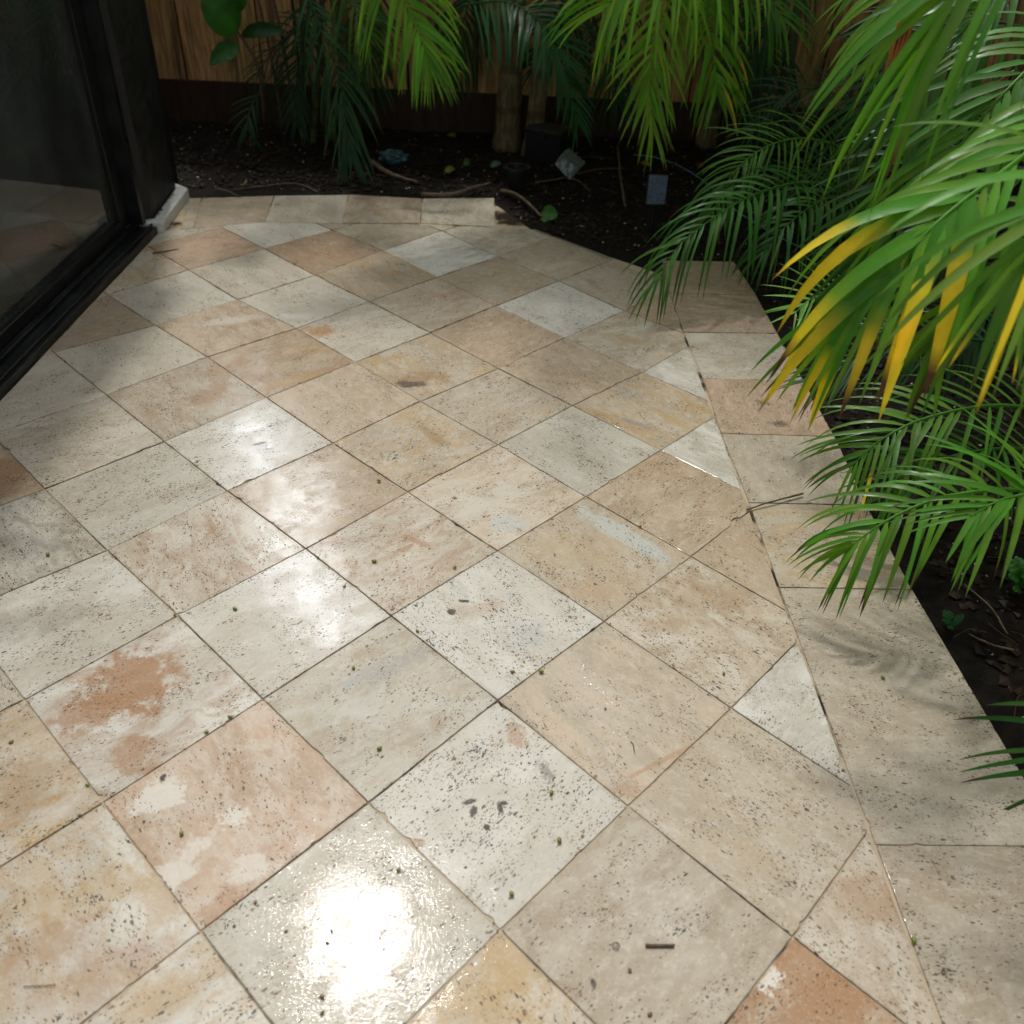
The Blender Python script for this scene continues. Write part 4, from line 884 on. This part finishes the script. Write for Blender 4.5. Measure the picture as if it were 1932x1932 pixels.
# seedlings
def seedling(p, n, L, label, col):
    o = tag(empty('seedling', tuple(p)), label, 'seedling'); r = random.Random(n)
    MB().tube([p, p + Vector((0, 0, L * .8))], .0018, 5, col).build('stem', M['leaf'], o)
    for k in range(n):
        a = r.uniform(0, 6.28); b0 = p + Vector((0, 0, L * r.uniform(.3, .9))); broad(o, b0, b0 + Vector((math.cos(a), math.sin(a), .35)) * L * .6, L * .35, col=col, sag=0)
seedling(gs(1795, 1175), 7, .055, 'tiny seedling with small round leaves at the lower right bed edge', (.03, .13, .03))
seedling(gs(1918, 1110), 14, .10, 'bright green seedling under the lower right palm', (.05, .20, .03))
# perlite and bark chips (uncountable)
def scatter(name, n, size, mat, seed, flat=.6):
    r = random.Random(seed); b = MB(); k = 0
    while k < n:
        x = r.uniform(-2.4, 3.0); y = r.uniform(.3, 6.45)
        if not ((y > 5.22) or (x > -.10 and y > 4.85) or (x > .1 and y > 4.74 - (x - .1) * .62 + .05 and y > 4.42) or x > 1.27 + max(0, (2 - y)) * .02 or (x > 1.17 and y > 2.6)): continue
        if x < -.1 and y < 5.22: continue
        s = size * r.uniform(.45, 1.5) * (1 if y > 2 else .9); z = hsoil(x, y) + s * .3; a = r.uniform(0, 6.28); i = len(b.v); el = r.uniform(.5, 1)
        for px, py, pz in ((1, 0, 0), (0, 1, 0), (-1, 0, 0), (0, -1, 0), (0, 0, 1), (0, 0, -1)):
            px += r.uniform(-.3, .3); py += r.uniform(-.3, .3)
            b.vert((x + (px * math.cos(a) - py * el * math.sin(a)) * s, y + (px * math.sin(a) + py * el * math.cos(a)) * s, z + pz * s * flat))
        for f in ((0, 1, 4), (1, 2, 4), (2, 3, 4), (3, 0, 4), (1, 0, 5), (2, 1, 5), (3, 2, 5), (0, 3, 5)): b.f.append(tuple(i + q for q in f))
        k += 1
    tag(b.build(name, mat), kind='stuff')
scatter('gravel', 1500, .0055, M['pebble'], 1)
scatter('bark_mulch', 14000, .016, M['chips'], 2, .35)
# fine straw litter
r = random.Random(12); b = MB()
for k in range(700):
    x = r.uniform(-1.9, 2.8); y = r.uniform(.5, 6.4)
    if not (y > 5.25 or x > 1.3 or (x > .6 and y > 4.7)): continue
    a = r.uniform(0, 6.28); l = r.uniform(.02, .12); z = hsoil(x, y) + .012
    b.tube([(x, y, z), (x + math.cos(a) * l * .5, y + math.sin(a) * l * .5, z + .008), (x + math.cos(a + .3) * l, y + math.sin(a + .3) * l, z)], .0012, 4, tuple(q * r.uniform(.4, 1.4) for q in (.13, .08, .04)))
tag(b.build('straw_litter', M['leaf']), kind='stuff')
# crumbs of soil and leaf bits along the paving edges and joints
r = random.Random(44); b = MB()
edges = [(poly[i], poly[(i + 1) % len(poly)]) for poly, lk, key in tiles for i in range(len(poly))]
for k in range(900):
    p, q = r.choice(edges); L_ = (q - p).length
    if L_ < .05: continue
    c = p.lerp(q, r.random()) + Vector((r.gauss(0, .006), r.gauss(0, .006)))
    if r.random() < .25: c = Vector((1.20 - .03 * 0, 0)) ; c = BRp[4].lerp(BRp[8], r.random()) + Vector((-abs(r.gauss(0, .03)), 0))
    if c.y < .5: continue
    s_ = r.uniform(.0008, .0030); i0 = len(b.v); cc = r.choice(((.02, .014, .01), (.06, .04, .02), (.05, .06, .015), (.12, .08, .04)))
    a = r.uniform(0, 3.14); e = r.uniform(.4, 1)
    for dx, dy, dz in ((1, 0, 0), (0, e, 0), (-1, 0, 0), (0, -e, 0), (0, 0, .7)): b.vert((c.x + (dx * math.cos(a) - dy * math.sin(a)) * s_, c.y + (dx * math.sin(a) + dy * math.cos(a)) * s_, .0012 + dz * s_), cc)
    for f in ((0, 1, 4), (1, 2, 4), (2, 3, 4), (3, 0, 4)): b.f.append(tuple(i0 + x for x in f))
tag(b.build('soil_crumbs', M['leaf']), kind='stuff')
# berries on the paving
def berry_mesh(mat):
    bm = bmesh.new(); bmesh.ops.create_uvsphere(bm, u_segments=12, v_segments=8, radius=.0042)
    for v in bm.verts:
        v.co.x *= 1.45; v.co.z *= .85; v.co.z += .0036
        if v.co.x > .0045: v.co.y *= .8
    me = bpy.data.meshes.new('berry'); bm.to_mesh(me); bm.free(); me.materials.append(mat); me.shade_smooth(); return me
gm, bmn = berry_mesh(M['berry']), berry_mesh(M['berry_brown'])
for px, py, lb in ((91,1048,'on the dark speckled paver at the left edge'),(600,1054,'in the joint just below the upper streak of glare'),(715,909,'on the tan paver right of the upper glare'),(706,1061,'on the cream paver with the rust squiggle'),
    (650,1108,'at the upper right rim of the round bright glare'),(330,1162,'at the top corner of the rust stained paver'),(444,1151,'on the pale paver left of the round glare'),(667,1262,'on the smooth beige paver below the round glare'),
    (22,1402,'on the brown speckled paver at the left edge'),(343,1574,'in the middle of the pink paver'),(390,1383,'in the joint between the rust stained and the pink paver'),(435,1355,'nearest the upper corner of the pink paver'),
    (166,1483,'in the joint left of the pink paver'),(716,1414,'on the smooth beige paver above the big glare'),(752,1643,'on the glaring paver left of the heavily pitted one'),(1207,995,'in the joint beside the blue grey paver corner'),
    (788,1193,'in the joint left of the pitted white paver'),(967,1269,'at the lower tip of the upper pitted white paver'),(1021,1269,'just across the joint from the upper pitted white paver'),(1365,1272,'on the tan speckled paver near the border strip'),
    (965,1688,'at the lower tip of the heavily pitted white paver'),(1040,1497,'right of the big holes in the pitted white paver'),(1055,1587,'right of centre below the big holes'),(1665,1280,'on the long border paver at the right'),(1723,1776,'in the border joint at the lower right')):
    o = bpy.data.objects.new('berry', gm); COL.objects.link(o); p = gp(px, py); o.location = (p.x, p.y, .0012); o.rotation_euler.z = rng.uniform(0, 6.28); s = rng.uniform(.8, 1.25); o.scale = (s, s, s)
    tag(o, 'green berry ' + lb, 'berry', 'green berries on the pavers')
for px, py, lb in ((482,1704,'left of the big glare'),(626,1758,'at the upper left rim of the big glare'),(618,1780,'just below its twin at the rim of the big glare'),(608,1882,'near the bottom edge under the big glare'),(608,1912,'lowest at the bottom edge under the big glare'),
    (442,1748,'farthest left on the glaring paver'),(540,1758,'between the others left of the big glare'),(1142,1338,'on the tan paver right of the middle'),(1226,1915,'at the bottom edge below the short twig'),(1188,1832,'on the taupe paver below the water drop')):
    o = bpy.data.objects.new('seed', bmn); COL.objects.link(o); p = gp(px, py); o.location = (p.x, p.y, .0008); o.rotation_euler.z = rng.uniform(0, 6.28); s = rng.uniform(.55, .9); o.scale = (s, s, s * .7)
    tag(o, 'brown seed ' + lb, 'seed', 'brown seeds on the foreground pavers')
bm = bmesh.new(); bmesh.ops.create_uvsphere(bm, u_segments=20, v_segments=12, radius=.008)
for v in bm.verts: v.co.z = v.co.z * .45 + .0025
me = bpy.data.meshes.new('water_drop'); bm.to_mesh(me); bm.free(); me.materials.append(M['water']); me.shade_smooth()
o = bpy.data.objects.new('water_drop', me); COL.objects.link(o); p = gp(1162, 1786); o.location = (p.x, p.y, 0); tag(o, 'round water drop left of the short twig on the taupe paver', 'water drop')
